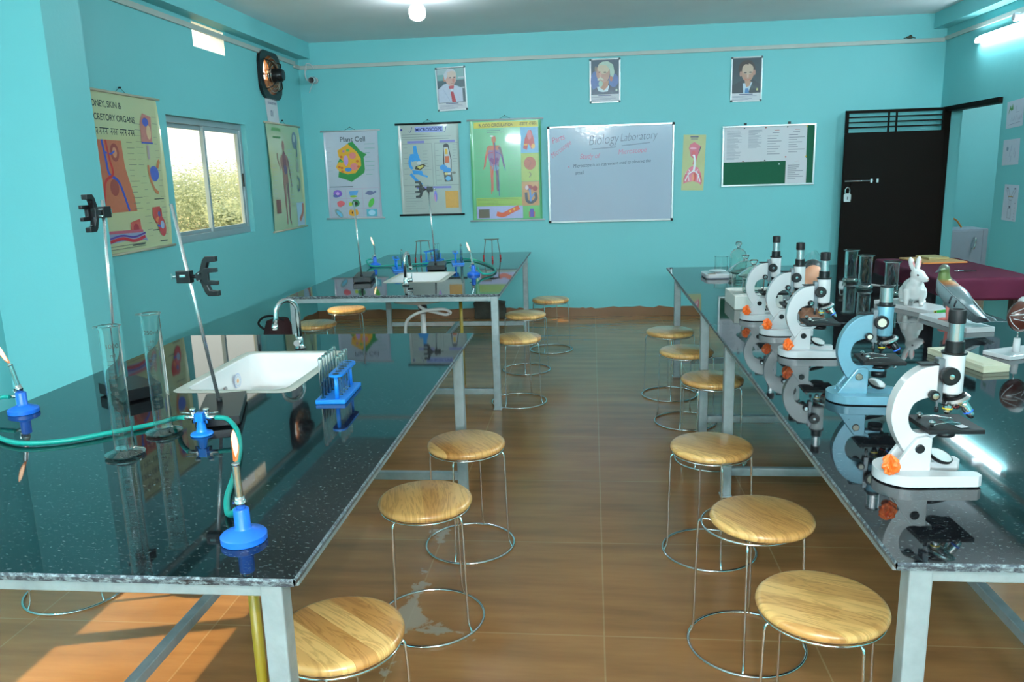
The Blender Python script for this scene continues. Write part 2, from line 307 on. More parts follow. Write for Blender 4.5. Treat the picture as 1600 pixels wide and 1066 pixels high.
    def text(s, body, size, u, v, w=0.0, align='CENTER', shear=0.0, rot=0.0, sx=1.0, weight=0.0):
        """lettering laid flat in the local u-v plane"""
        cu = bpy.data.curves.new('lettering', 'FONT'); cu.body = body; cu.size = size; cu.align_x = align; cu.shear = shear; cu.offset = weight
        o = bpy.data.objects.new('lettering', cu); C.objects.link(o)
        dg = bpy.context.evaluated_depsgraph_get(); me = o.evaluated_get(dg).to_mesh()
        c, sn = math.cos(rot), math.sin(rot); k = [s.P((u + (p.co.x * sx) * c - p.co.y * sn, v + (p.co.x * sx) * sn + p.co.y * c, w)) for p in me.vertices]
        for p in me.polygons: s.F([k[i] for i in p.vertices], False)
        o.evaluated_get(dg).to_mesh_clear(); bpy.data.objects.remove(o); bpy.data.curves.remove(cu); return s
    def build(s, name, parent=None, bevel=0.0, seg=2, solid=0.0, sub=0, remesh=0.0, loc=None, rz=None, smooth=False):
        me = bpy.data.meshes.new(name); me.from_pydata(s.v, [], s.f); me.update()
        for m in s.mats: me.materials.append(m)
        me.polygons.foreach_set('material_index', s.mi); me.polygons.foreach_set('use_smooth', s.sm)
        if smooth: me.polygons.foreach_set('use_smooth', [True] * len(s.f)); me.set_sharp_from_angle(angle=0.65)
        o = bpy.data.objects.new(name, me); C.objects.link(o)
        if parent: o.parent = parent
        if loc: o.location = loc
        if rz is not None: o.rotation_euler.z = rz
        if remesh:
            k = o.modifiers.new('m', 'REMESH'); k.mode = 'VOXEL'; k.voxel_size = remesh; k.use_smooth_shade = True
            k2 = o.modifiers.new('s', 'SMOOTH'); k2.factor = 0.6; k2.iterations = 12
        if bevel:
            k = o.modifiers.new('b', 'BEVEL'); k.width = bevel; k.segments = seg; k.limit_method = 'ANGLE'; k.angle_limit = 0.6; k.harden_normals = smooth
        if sub: k = o.modifiers.new('u', 'SUBSURF'); k.levels = sub; k.render_levels = sub
        if solid: k = o.modifiers.new('t', 'SOLIDIFY'); k.thickness = solid; k.offset = 0
        return o
def thing(name, label, cat, loc=(0, 0, 0), rz=0.0, group=None):
    o = bpy.data.objects.new(name, None); C.objects.link(o); o.empty_display_size = 0.05
    o.location = loc; o.rotation_euler.z = rz; return tag(o, label, cat, group)
def tag(o, label, cat, group=None, kind=None):
    o['label'] = label; o['category'] = cat
    if group: o['group'] = group
    if kind: o['kind'] = kind
    return o
def struct(o):
    o['kind'] = 'structure'; return o
def dup(root, loc, rz=None, label=None, group=None):
    r = root.copy(); C.objects.link(r); r.location = loc
    if rz is not None: r.rotation_euler.z = rz
    if label: r['label'] = label
    if group: r['group'] = group
    for ch in list(root.children):
        c = ch.copy(); C.objects.link(c); c.parent = r
        for g in ch.children:
            d = g.copy(); C.objects.link(d); d.parent = c
    return r
def spline(pts, n=8, closed=False):
    pts = [Vector(p) for p in pts]; out = []; m = len(pts)
    rng = range(m) if closed else range(m - 1)
    for i in rng:
        p0 = pts[(i - 1) % m] if (closed or i > 0) else pts[i] * 2 - pts[i + 1]; p1 = pts[i]; p2 = pts[(i + 1) % m]
        p3 = pts[(i + 2) % m] if (closed or i < m - 2) else p2 * 2 - p1
        for k in range(n):
            t = k / n; out.append(0.5 * ((2 * p1) + (p2 - p0) * t + (2 * p0 - 5 * p1 + 4 * p2 - p3) * t * t + (3 * p1 - p0 - 3 * p2 + p3) * t ** 3))
    if not closed: out.append(pts[-1])
    return out

# ================================================================== THE ROOM
def holed_wall(mb, u0, u1, v0, v1, holes, w0, w1, fmap, reveal=None):
    us = sorted({u0, u1} | {h[0] for h in holes} | {h[1] for h in holes}); vs = sorted({v0, v1} | {h[2] for h in holes} | {h[3] for h in holes})
    base = mb.mats[mb.cur]
    for a, b in zip(us, us[1:]):
        for c, d in zip(vs, vs[1:]):
            if any(h[0] <= a and b <= h[1] and h[2] <= c and d <= h[3] for h in holes): continue
            for w in (w0, w1): mb.poly([fmap(a, c, w), fmap(b, c, w), fmap(b, d, w), fmap(a, d, w)])
    for i, h in enumerate(holes):
        mb.use(reveal[i] if reveal and reveal[i] else base)
        wm = w0 + (w1 - w0) * .45 if reveal and i < 2 else w0     # windows: painted as far as the frame, bare plaster outside it
        for (a, c), (b, d) in (((h[0], h[2]), (h[1], h[2])), ((h[1], h[2]), (h[1], h[3])), ((h[1], h[3]), (h[0], h[3])), ((h[0], h[3]), (h[0], h[2]))):
            mb.poly([fmap(a, c, wm), fmap(b, d, wm), fmap(b, d, w1), fmap(a, c, w1)])
            if wm != w0: k = mb.cur; mb.use(base); mb.poly([fmap(a, c, w0), fmap(b, d, w0), fmap(b, d, wm), fmap(a, c, wm)]); mb.cur = k
    mb.use(base)
    for (a, c), (b, d) in (((u0, v0), (u1, v0)), ((u1, v0), (u1, v1)), ((u1, v1), (u0, v1)), ((u0, v1), (u0, v0))):
        mb.poly([fmap(a, c, w0), fmap(b, d, w0), fmap(b, d, w1), fmap(a, c, w1)])
WIN1 = (5.88, 7.29, 1.13, 2.11); WIN2 = (1.36, 2.74, 1.13, 2.11); VENT = (6.44, 7.01, 2.675, 2.868); FAN = (7.72, 8.16, 2.43, 2.80)
b = MB(M_WALL)
holed_wall(b, YF, YB + WT, -0.02, ZC + .02, [WIN1, WIN2, VENT, FAN], XL, XL - WT, lambda u, v, w: (w, u, v), [pm('bare_plaster', lincol=(0.55, 0.50, 0.38), rough=0.9, bump=0.5, bscale=30)] * 2 + [pm('white_reveal', lincol=(0.8, 0.8, 0.78), rough=0.8), M_BRICK])
struct(b.build('wall_left'))
DOOR = (7.56, 8.67, -0.021, 2.13)
b = MB(M_WALL)
holed_wall(b, YF, YB + WT, -0.02, ZC + .02, [DOOR], XR, XR + 0.15, lambda u, v, w: (w, u, v))
struct(b.build('wall_right'))
b = MB(M_WALL); b.bx(XL, XR, YB, YB + WT, -0.02, ZC + .02); struct(b.build('wall_back'))
b = MB(M_WALL); b.bx(XL - WT, XR + .15, YF - 0.15, YF, -0.02, ZC + .02); struct(b.build('wall_front'))
b = MB(M_FLOOR); b.bx(XL - WT, 8.2, YF - .15, 11.4, -0.12, 0.0); struct(b.build('floor'))
b = MB(M_CEIL); b.bx(XL - WT, 8.2, YF - .15, 11.4, ZC, ZC + 0.12); struct(b.build('ceiling'))
b = MB(M_WALL); b.bx(-3.178, -2.70, 3.92, 4.235, 0, ZC); struct(b.build('pillar'))
b = MB(M_WALL); b.bx(XL, -3.045, YF, YB, 2.88, ZC); struct(b.build('beam_left'))
b = MB(M_WALL); b.bx(3.44, XR, YF, YB, 2.90, ZC); struct(b.build('beam_right'))
# room beyond the door
b = MB(M_WALL); b.bx(XR + .15, 8.2, 10.9, 11.1, 0, ZC); b.bx(8.0, 8.2, 5.0, 10.9, 0, ZC); b.bx(XR + .15, 8.2, 4.8, 5.0, 0, ZC); b.bx(XR, XR + .15, YB + WT, 10.9, 0, ZC); struct(b.build('wall_next_room'))
# skirting with a ragged plaster edge
def ragged(a0, a1, h, seed):
    rnd = random.Random(seed); p = []; a = a0
    while a < a1: p.append((a, h + rnd.uniform(-0.012, 0.014))); a += rnd.uniform(0.03, 0.11)
    p.append((a1, h)); return [(a0, 0)] + p + [(a1, 0)]
b = MB(M_SKIRT); b.prism([(x, z) for x, z in ragged(XL, 2.45, 0.10, 3)], YB - 0.012, YB, 'y'); struct(b.build('baseboard_back'))
b = MB(M_SKIRT); b.prism([(x, z) for x, z in ragged(4.24, YB - .012, 0.10, 5)], XL, XL + 0.012, 'x'); struct(b.build('baseboard_left'))
# wire trunking under the beams
b = MB(M_PVC); b.bx(XL + .02, XR - .02, YB - 0.022, YB, 2.772, 2.812); struct(b.build('trim_1', bevel=0.003))
b = MB(M_PVC); b.bx(XL, XL + .02, YF, YB - .14, 2.80, 2.843); b.bx(XL, XL + .02, YB - .16, YB, 2.775, 2.815); b.bx(XL, XL + .018, YB - .165, YB - .135, 2.775, 2.843); struct(b.build('trim_2', bevel=0.003))
b = MB(M_PVC); b.bx(XR - .02, XR, YF, YB, 2.785, 2.825); struct(b.build('trim_3', bevel=0.003))
# windows on the left wall
def window(n, h):
    y0, y1, z0, z1 = h; x = XL - 0.045; mid = (y0 + y1) / 2
    f = MB(M_ALU); d = 0.05
    f.bx(x - d, x, y0, y1, z1 - .05, z1); f.bx(x - d, x, y0, y1, z0, z0 + .055); f.bx(x - d, x, y0, y0 + .03, z0 + .055, z1 - .05); f.bx(x - d, x, y1 - .045, y1, z0 + .055, z1 - .05)
    o = struct(f.build('window_%d' % n, bevel=0.003))
    for k, (a, c, dx) in enumerate(((y0 + .03, mid + .03, -.045), (mid - .03, y1 - .045, -.02))):
        s = MB(M_ALU); w = .032; xx = x + dx
        s.bx(xx - .012, xx + .012, a, a + w, z0 + .055, z1 - .05); s.bx(xx - .012, xx + .012, c - w, c, z0 + .055, z1 - .05); s.bx(xx - .012, xx + .012, a + w, c - w, z1 - .085, z1 - .05); s.bx(xx - .012, xx + .012, a + w, c - w, z0 + .055, z0 + .085)
        so = s.build('sash', o, bevel=0.002)
        g = MB(M_PANE); g.poly([(xx, a + w, z0 + .085), (xx, c - w, z0 + .085), (xx, c - w, z1 - .085), (xx, a + w, z1 - .085)]); g.build('pane', so)
    l = MB(M_BLACKM); l.bx(x + .0, x + .012, y1 - .075, y1 - .06, 1.55, 1.67); l.build('latch', o, bevel=.002)
    return o
window(1, WIN1); window(2, WIN2)
b = MB(M_CEIL); b.bx(XL - WT - 0.45, XL - WT, WIN1[0] - .2, WIN1[1] + .15, 2.2, 2.27); b.bx(XL - WT - 0.45, XL - WT, WIN2[0] - .2, WIN2[1] + .2, 2.2, 2.27); struct(b.build('sunshade'))

# door of the right wall, standing open against the back wall
o = thing('door_1', 'dark', 'door'); del o['label'], o['category']; o['kind'] = 'structure'; o.location = (XR - .02, 8.66, 0)
b = MB(M_DOOR); w, t = 0.965, 0.035
R0 = Matrix.Translation((0.0, -0.02, 0)) @ Matrix.Rotation(math.radians(178.5 - 180), 4, 'Z'); b.M = R0
b.bx(-w, 0, -t / 2, t / 2, 0.02, 1.905); leaf = b.build('door_leaf', o, bevel=0.003)
b = MB(M_DOOR); b.M = R0
b.bx(-w, -w + .03, -t / 2, t / 2, 1.905, 2.12); b.bx(-.03, 0, -t / 2, t / 2, 1.905, 2.12); b.bx(-w, 0, -t / 2, t / 2, 2.095, 2.125)
for zz in (1.955, 2.005, 2.055): b.bx(-w + .03, -.03, -.007, .007, zz - .007, zz + .007)
for xx in (-.545, -.47): b.bx(xx - .008, xx + .008, -.009, .009, 1.905, 2.10)
b.build('transom_grille', o)
b = MB(M_ROD); b.M = R0; b.use(M_DOOR); b.box((-w + .19, -t / 2 - .004, 1.42), (.34, .008, .03)); b.use(M_ROD); b.cyl((-w + .02, -t / 2 - .012, 1.42), (-w + .30, -t / 2 - .012, 1.42), .006); b.box((-w + .28, -t / 2 - .01, 1.42), (.02, .016, .04)); b.box((-w + .34, -t / 2 - .008, 1.42), (.02, .012, .04)); b.use(M_DOOR); b.box((-w + .085, -t / 2 - .006, 1.37), (.012, .01, .12)); b.build('bolt', o)
b = MB(M_DOOR); b.bx(-.02, .11, -1.10 + 0, .01, 2.085, 2.13); b.bx(-.02, .045, -.035, .01, 0, 2.085); b.build('door_frame', o, bevel=.003)
# padlock
t = thing('padlock', 'small silver padlock hanging from the bolt of the black door', 'padlock', (2.625, 8.592, 1.262))
b = MB(M_FRAME); b.prism([(-.030, -.05), (.030, -.05), (.034, -.02), (.034, .02), (.024, .035), (-.024, .035), (-.034, .02), (-.034, -.02)], -.012, .012, 'y'); b.use(M_BLACK).box((0, -.013, -.012), (.008, .003, .03)); b.build('lock_body', t, bevel=.003)
b = MB(M_CHROME); b.tube(spline([(-.02, 0, .03), (-.021, 0, .075), (0, 0, .098), (.021, 0, .075), (.02, 0, .03)], 6), .0055, 8); b.build('shackle', t)

# ================================================================== BENCHES
def bench(name, label, x0, x1, y0, y1, zt, tops, gran, sink, pipe, legs=None, near_in=0.0):
    """steel-framed bench: slab(s) with a bright sawn edge, four square legs, aprons, low H stretcher"""
    o = thing(name, label, 'table', ((x0 + x1) / 2, (y0 + y1) / 2, 0), 0, None)
    ox, oy = (x0 + x1) / 2, (y0 + y1) / 2; th = 0.018
    b = MB(gran); b.M = Matrix.Translation((-ox, -oy, 0))
    ys = [y0, y1]
    if sink:
        sx0, sx1, sy0, sy1 = sink
        for (a, c, d, e) in ((x0, x1, y0, sy0), (x0, x1, sy1, y1), (x0, sx0, sy0, sy1), (sx1, x1, sy0, sy1)):
            b.poly([(a, d, zt), (c, d, zt), (c, e, zt), (a, e, zt)]); b.poly([(a, d, zt - th), (c, d, zt - th), (c, e, zt - th), (a, e, zt - th)])
        b.use(M_GEDGE)
        for (a, d), (c, e) in (((sx0, sy0), (sx1, sy0)), ((sx1, sy0), (sx1, sy1)), ((sx1, sy1), (sx0, sy1)), ((sx0, sy1), (sx0, sy0))): b.poly([(a, d, zt), (c, e, zt), (c, e, zt - th), (a, d, zt - th)])
    else:
        b.poly([(x0, y0, zt), (x1, y0, zt), (x1, y1, zt), (x0, y1, zt)]); b.poly([(x0, y0, zt - th), (x1, y0, zt - th), (x1, y1, zt - th), (x0, y1, zt - th)])
    b.use(M_GEDGE); e = .004
    for (a, d), (c, f), (nx, ny) in (((x0, y0), (x1, y0), (0, -1)), ((x1, y0), (x1, y1), (1, 0)), ((x1, y1), (x0, y1), (0, 1)), ((x0, y1), (x0, y0), (-1, 0))):
        b.poly([(a, d, zt), (c, f, zt), (c + nx * e, f + ny * e, zt - .005), (a + nx * e, d + ny * e, zt - .005)])
        b.poly([(a + nx * e, d + ny * e, zt - .005), (c + nx * e, f + ny * e, zt - .005), (c, f, zt - th), (a, d, zt - th)])
    b.build('tabletop', o)
    zb = zt - th; L = .048; ins = .012
    lx0, lx1 = x0 + .10 if False else x0 + ins, x1 - ins; ly0, ly1 = legs
    for lx in (lx0, lx1 - L):
        for ly in (ly0, ly1 - L):
            q = near_in if ly == ly0 else 0.0; lxx = lx; lx = lx + (q if lx == lx0 else -q)
            b = MB(M_STEEL); b.M = Matrix.Translation((-ox, -oy, 0)); b.bx(lx, lx + L, ly, ly + L, 0.0, zb - .002); b.bx(lx - .006, lx + L + .006, ly - .006, ly + L + .006, 0, .008); b.build('leg', o, bevel=.004); lx = lxx
    for nm, (a, c, d, e, z0, z1) in (('apron', (lx0 + L, lx1 - L, ly0 + .004, ly0 + .034, zb - .034, zb - .001)), ('apron', (lx0 + L, lx1 - L, ly1 - .034, ly1 - .004, zb - .034, zb - .001)),
                                     ('apron', (lx0 + .004, lx0 + .034, ly0 + L, ly1 - L, zb - .034, zb - .001)), ('apron', (lx1 - .034, lx1 - .004, ly0 + L, ly1 - L, zb - .034, zb - .001)),
                                     ('stretcher', (lx0 + L, lx1 - L, ly0 + .008, ly0 + .04, .11, .15)), ('stretcher', (lx0 + L, lx1 - L, ly1 - .04, ly1 - .008, .11, .15)),
                                     ('stretcher', (ox - .018, ox + .018, ly0 + .04, ly1 - .04, .112, .148))):
        if nm == 'stretcher' and d < ly0 + .02 and a == lx0 + L and name == 'none': continue
        b = MB(M_STEEL); b.M = Matrix.Translation((-ox, -oy, 0)); b.bx(a, c, d, e, z0, z1); b.build(nm, o, bevel=.003)
    if pipe:
        b = MB(pm('yellow_pipe_paint', lincol=(0.26, 0.18, 0.008), rough=0.4)); b.cyl((pipe[0] - ox, pipe[1] - oy, 0), (pipe[0] - ox, pipe[1] - oy, zb - .001), .013, n=14); b.build('gas_pipe', o)['label'] = 'upright yellow painted gas pipe'
    return o
FL = dict(x0=-2.155, x1=-.613, y0=1.43, y1=3.96)
SK1 = (-1.635, -1.165, 2.84, 3.545)
bench('lab_bench', 'long black granite bench in the left foreground with the big white sink', FL['x0'], FL['x1'], FL['y0'], FL['y1'], .80, 1, M_GRAN_L, SK1, (-.80, 1.63), (1.445, 3.705), .022)
SK2 = (-1.575, -1.125, 5.83, 6.45)
bench('lab_bench', 'black granite bench by the back wall at left with the farther sink', -2.09, -.620, 5.20, 8.03, .815, 1, M_GRAN, SK2, (-1.0, 5.9), (5.12 + .095, 7.78))
bench('lab_bench', 'right-hand black granite bench in the foreground carrying the two nearest microscopes', .616, 2.085, 1.555, 4.128, .80, 1, M_GRAN_R, None, None, (1.57, 3.80), .020)
bench('lab_bench', 'right-hand black granite bench farther back, against which the balance and bell jar stand', .616, 2.085, 4.138, 6.63, .80, 1, M_GRAN, None, None, (4.60, 6.14))

# sinks let into the two left benches
def rrect(x0, x1, y0, y1, r, n=6):
    p = []
    for cx, cy, a0 in ((x1 - r, y1 - r, 0), (x0 + r, y1 - r, 90), (x0 + r, y0 + r, 180), (x1 - r, y0 + r, 270)):
        for k in range(n + 1): a = math.radians(a0 + 90 * k / n); p.append((cx + r * math.cos(a), cy + r * math.sin(a)))
    return p
def sink(label, s, z, hose):
    x0, x1, y0, y1 = s; cx, cy = (x0 + x1) / 2, (y0 + y1) / 2
    o = thing('sink', label, 'sink', (cx, cy, z - .2))
    b = MB(M_GROUT); b.M = Matrix.Translation((-cx, -cy, .2 - z + .0)); Z = z
    lev = [(0.012, Z + .0005, .05), (-.002, Z + .003, .05), (-.03, Z + .002, .05), (-.034, Z - .004, .05), (-.045, Z - .09, .07), (-.075, Z - .165, .09), (-.13, Z - .175, .06)]
    rings = [[b.P((x, y, zz)) for x, y in rrect(x0 - ex, x1 + ex, y0 - ex, y1 + ex, r)] for ex, zz, r in lev]
    for i, (a, c) in enumerate(zip(rings, rings[1:])):
        b.use(M_GROUT if i < 2 else M_CERAM); b.skin(a, c)
    b.use(M_CERAM); b.F(rings[-1])
    out = [[b.P((x, y, zz)) for x, y in rrect(x0 - ex, x1 + ex, y0 - ex, y1 + ex, r)] for ex, zz, r in ((-.003, Z - .002, .05), (-.012, Z - .06, .07), (-.04, Z - .17, .1), (-.16, Z - .20, .06))]
    for a, c in zip(out, out[1:]): b.skin(a, c)
    b.F(out[-1]); b.build('basin', o)
    b = MB(M_CHROME); b.cyl((0, 0, .026), (0, 0, .030), .028); b.build('waste', o)
    b = MB(pm('sticker_blue', lincol=(0.35, 0.45, 0.70), rough=.4)); wy, wz = .10 if hose else .16, .125; wx = -(x1 - x0) / 2 + .045
    def disc(r, dx, mat, ryy=1.0, n=28, oy=0, oz=0): b.use(mat); b.poly([(wx + dx + .0022 * 1, wy + oy + r * math.cos(2 * PI * k / n), wz + oz + r * ryy * math.sin(2 * PI * k / n)) for k in range(n)])
    disc(.034, .004, pm('sticker_blue')); disc(.030, .0045, M_CERAM); disc(.010, .0052, pm('sticker_orange', lincol=(0.8, 0.35, 0.12), rough=.4)); b.use(pm('sticker_blue'))
    for k in range(12):
        a = 2 * PI * k / 12; b.box((wx + .0075, wy + .022 * math.cos(a), wz + .022 * math.sin(a)), (.0006, .005, .005))
    b.build('maker_sticker', o)
    b = MB(pm('overflow_grey', lincol=(0.3, 0.3, 0.3), rough=.5)); b.cyl((wx + .003, wy - .12, wz - .005), (wx + .009, wy - .12, wz - .005), .011); b.build('overflow_hole', o)
    b = MB(pm('black_waste_pipe', lincol=(0.02, 0.02, 0.02), rough=.4)); b.cyl((0, 0, -.09), (0, 0, .0), .028); b.cyl((0, 0, -.05), (0, 0, -.03), .036)
    b.use(pm('white_waste_pipe', lincol=(0.62, 0.62, 0.60), rough=.35)); b.cyl((0, 0, -.40), (0, 0, -.09), .022); b.build('waste_pipe', o)
    return o
sink('white ceramic sink let into the left foreground bench with a round sticker inside', SK1, .80, True)
sink('white ceramic sink let into the far left bench near the back wall', SK2, .815, False)

def tap(label, loc, reach, h, rz, rlev):
    """chrome gooseneck; local +x is the way it arches"""
    o = thing('faucet', label, 'faucet', loc, rz)
    b = MB(M_CHROME); b.lathe([(.026, 0), (.026, .006), (.020, .012), (.016, .02), (.016, .05), (.0125, .056), (.0115, .06)], cap0=True); b.build('tap_base', o)
    b = MB(M_CHROME); pts = [(0, 0, .05), (0, 0, h - reach / 2)] + [(reach / 2 - reach / 2 * math.cos(a), 0, h - reach / 2 + reach / 2 * math.sin(a)) for a in [PI * k / 10 for k in range(1, 10)]] + [(reach, 0, h - reach / 2 - .02), (reach * 1.1, 0, h - reach / 2 - .06)]
    b.tube(pts, .0115, 14); b.cyl((reach * 1.08, 0, h - reach / 2 - .05), (reach * 1.11, 0, h - reach / 2 - .075), .014); b.build('spout', o)
    b = MB(M_CHROME); d = Vector((math.cos(rlev), math.sin(rlev), 0)); b.cyl(Vector((0, 0, .036)), d * .05 + Vector((0, 0, .036)), .015); b.cyl(d * .042 + Vector((0, 0, .04)), d * .05 + Vector((0, 0, .085)), .004); b.build('lever_handle', o)
    return o
tap('chrome gooseneck tap at the far end of the left foreground sink', (-1.405, 3.615, .80), .115, .245, math.radians(-128), math.radians(40))
tap('chrome gooseneck tap in front of the far left sink', (-1.365, 5.68, .815), .115, .235, math.radians(84), math.radians(-60))
# white hose hanging under the far bench
b = MB(pm('white_pvc_hose', lincol=(0.62, 0.63, 0.62), rough=.35)); b.tube(spline([(-1.36, 5.98, .66), (-1.345, 6.02, .60), (-1.30, 6.05, .565), (-1.23, 6.1, .535), (-1.16, 6.12, .515), (-1.12, 6.1, .535), (-1.16, 6.06, .568), (-1.25, 6.02, .572), (-1.36, 6.0, .55), (-1.44, 6.0, .50), (-1.47, 6.02, .42), (-1.47, 6.05, .30), (-1.46, 6.1, .12), (-1.45, 6.12, .012)], 8), .0125, 10)
tag(b.build('hose'), 'white hose looping down under the far left sink', 'hose')

# ================================================================== STOOLS
def make_stool():
    o = thing('stool', 'stool', 'stool', (0, 0, 0), 0, 'round wooden stools on wire frames')
    b = MB(M_WOOD); b.lathe([(0, .447), (.150, .447), (.160, .450), (.166, .456), (.168, .463), (.166, .471), (.160, .477), (.150, .480), (0, .480)], n=48); b.build('seat', o)
    b = MB(M_CHROME); b.tube([(.158 * math.cos(2 * PI * k / 48), .158 * math.sin(2 * PI * k / 48), .442) for k in range(48)], .0042, 8, True); b.build('top_ring', o)
    b = MB(M_CHROME); b.tube([(.194 * math.cos(2 * PI * k / 56), .194 * math.sin(2 * PI * k / 56), .005) for k in range(56)], .005, 8, True); b.build('foot_ring', o)
    for k in range(4):
        a = PI / 4 + k * PI / 2; b = MB(M_CHROME); c, s = math.cos(a), math.sin(a)
        b.tube([(r * c, r * s, z) for r, z in ((.06, .4415), (.145, .4415), (.158, .440), (.1655, .433), (.168, .42), (.171, .36), (.177, .10), (.1785, .05), (.182, .03), (.190, .012), (.194, .006))], .0042, 8); b.build('leg', o)
    return o
STOOLS = [
 (-.650, 1.765, 0.9, 'wooden stool nearest the camera beside the left foreground bench, partly behind its leg'),
 (-.600, 2.605, 0.25, 'second wooden stool from the camera along the left foreground bench'),
 (-.545, 3.205, 0.6, 'wooden stool beside the far end of the left foreground bench'),
 (-.525, 5.43, 0.35, 'wooden stool beside the near leg of the far left bench'),
 (-.545, 6.36, 0.8, 'wooden stool between two others along the aisle side of the far left bench'),
 (-.378, 7.12, 0.5, 'wooden stool nearest the back wall, beside a sunlit spot on the floor'),
 (-2.16, 6.72, 0.4, 'bright sunlit wooden stool beyond the far left bench under the window'),
 (-2.20, 6.02, 0.1, 'shaded wooden stool beyond the far left bench behind the near tap'),
 (.595, 1.965, 1.15, 'wooden stool nearest the camera beside the right bench corner'),
 (.515, 2.50, 0.55, 'wooden stool with its seat slid sideways off its frame, second along the right bench'),
 (.487, 3.185, 0.9, 'third wooden stool from the camera along the right bench, in front of its middle leg'),
 (.650, 4.28, 0.2, 'wooden stool partly behind the middle leg of the right bench, fourth from the camera'),
 (.590, 4.97, 0.5, 'wooden stool second from the back wall along the right bench'),
 (.548, 5.60, 0.75, 'wooden stool at the far leg of the right bench, nearest the back wall'),
 (-2.08, 2.735, 0.3, 'wooden stool tucked under the left foreground bench, only its wire foot showing'),
]
st0 = make_stool()
for i, (x, y, r, lab) in enumerate(STOOLS):
    if i == 0: st0.location = (x, y, 0); st0.rotation_euler.z = r; st0['label'] = lab; q = st0
    else: q = dup(st0, (x, y, 0), r, lab)
    if 'slid' in lab:
        for ch in q.children:
            if ch.name.startswith('seat'): v = Matrix.Rotation(-r, 3, 'Z') @ Vector((.036, .0, 0)); ch.location = v

# ================================================================== LAMPS
def tube_light(label, loc, rz, tmat=None):
    """batten on a wall; local +x runs along the wall, local +y points out of it"""
    o = thing('tube_light', label, 'tube light', loc, rz, None)
    b = MB(M_WHITE); b.box((0, .012, .035), (1.22, .024, .028)); b.build('batten', o, bevel=.003)
    b = MB(M_WHITE)
    for sx in (-1, 1): b.box((sx * .603, .028, .008), (.018, .045, .05))
    b.build('end_holder', o, bevel=.003)
    b = MB(tmat or M_FILL_LEFT); b.cyl((-.594, .04, 0), (.594, .04, 0), .0135, n=16); b.build('tube', o)
    return o
tube_light('lit white tube light high on the right wall above the drawings', (XR, 7.48, 2.665), math.radians(90), M_TUBE_OLD)
tube_light('added fill tube light, out of view high on the right wall nearer the camera', (XR, 4.7, 2.665), math.radians(90), M_FILL_RIGHT)  # added out of view to brighten the left wall past the pillar
tube_light('added fill tube light, out of view high on the left wall nearer the camera', (XL, 0.6, 2.70), math.radians(-90))  # unseen lamp added as general fill
for x_, lab in ((-1.6, 'added fill tube light on the front wall behind the camera, leftmost'), (.1, 'added fill tube light on the front wall behind the camera, middle'), (1.9, 'added fill tube light on the front wall behind the camera, rightmost')): tube_light(lab, (x_, YF, 2.5), 0.0, M_FILL_FRONT)  # added fill for the back wall; spacing follows the glare on the whiteboard
t = thing('bulb_holder', 'small round white lamp holder above the tube light on the right wall', 'lamp holder', (XR, 7.33, 2.745))
b = MB(M_WHITE); b.lathe([(0, 0), (.055, 0), (.055, .012), (.035, .022), (.03, .05), (0, .05)], axis=(-1, 0, 0)); b.build('base', t)
b = MB(M_PAPER); b.lathe([(.031, .05), (.036, .07), (.03, .09), (0, .098)], axis=(-1, 0, 0)); b.build('bulb', t)
t = thing('ceiling_bulb', 'lit white bulb hanging from the ceiling near the back left', 'light bulb', (-1.41, 6.80, ZC))
b = MB(M_WHITE); b.lathe([(0, 0), (.05, 0), (.05, -.02), (.024, -.03), (.022, -.075), (0, -.075)]); b.build('holder', t)
b = MB(M_BULB); b.lathe([(.022, -.07), (.05, -.085), (.066, -.11), (.066, -.155), (.058, -.178), (.035, -.195), (0, -.20)]); b.build('bulb', t)

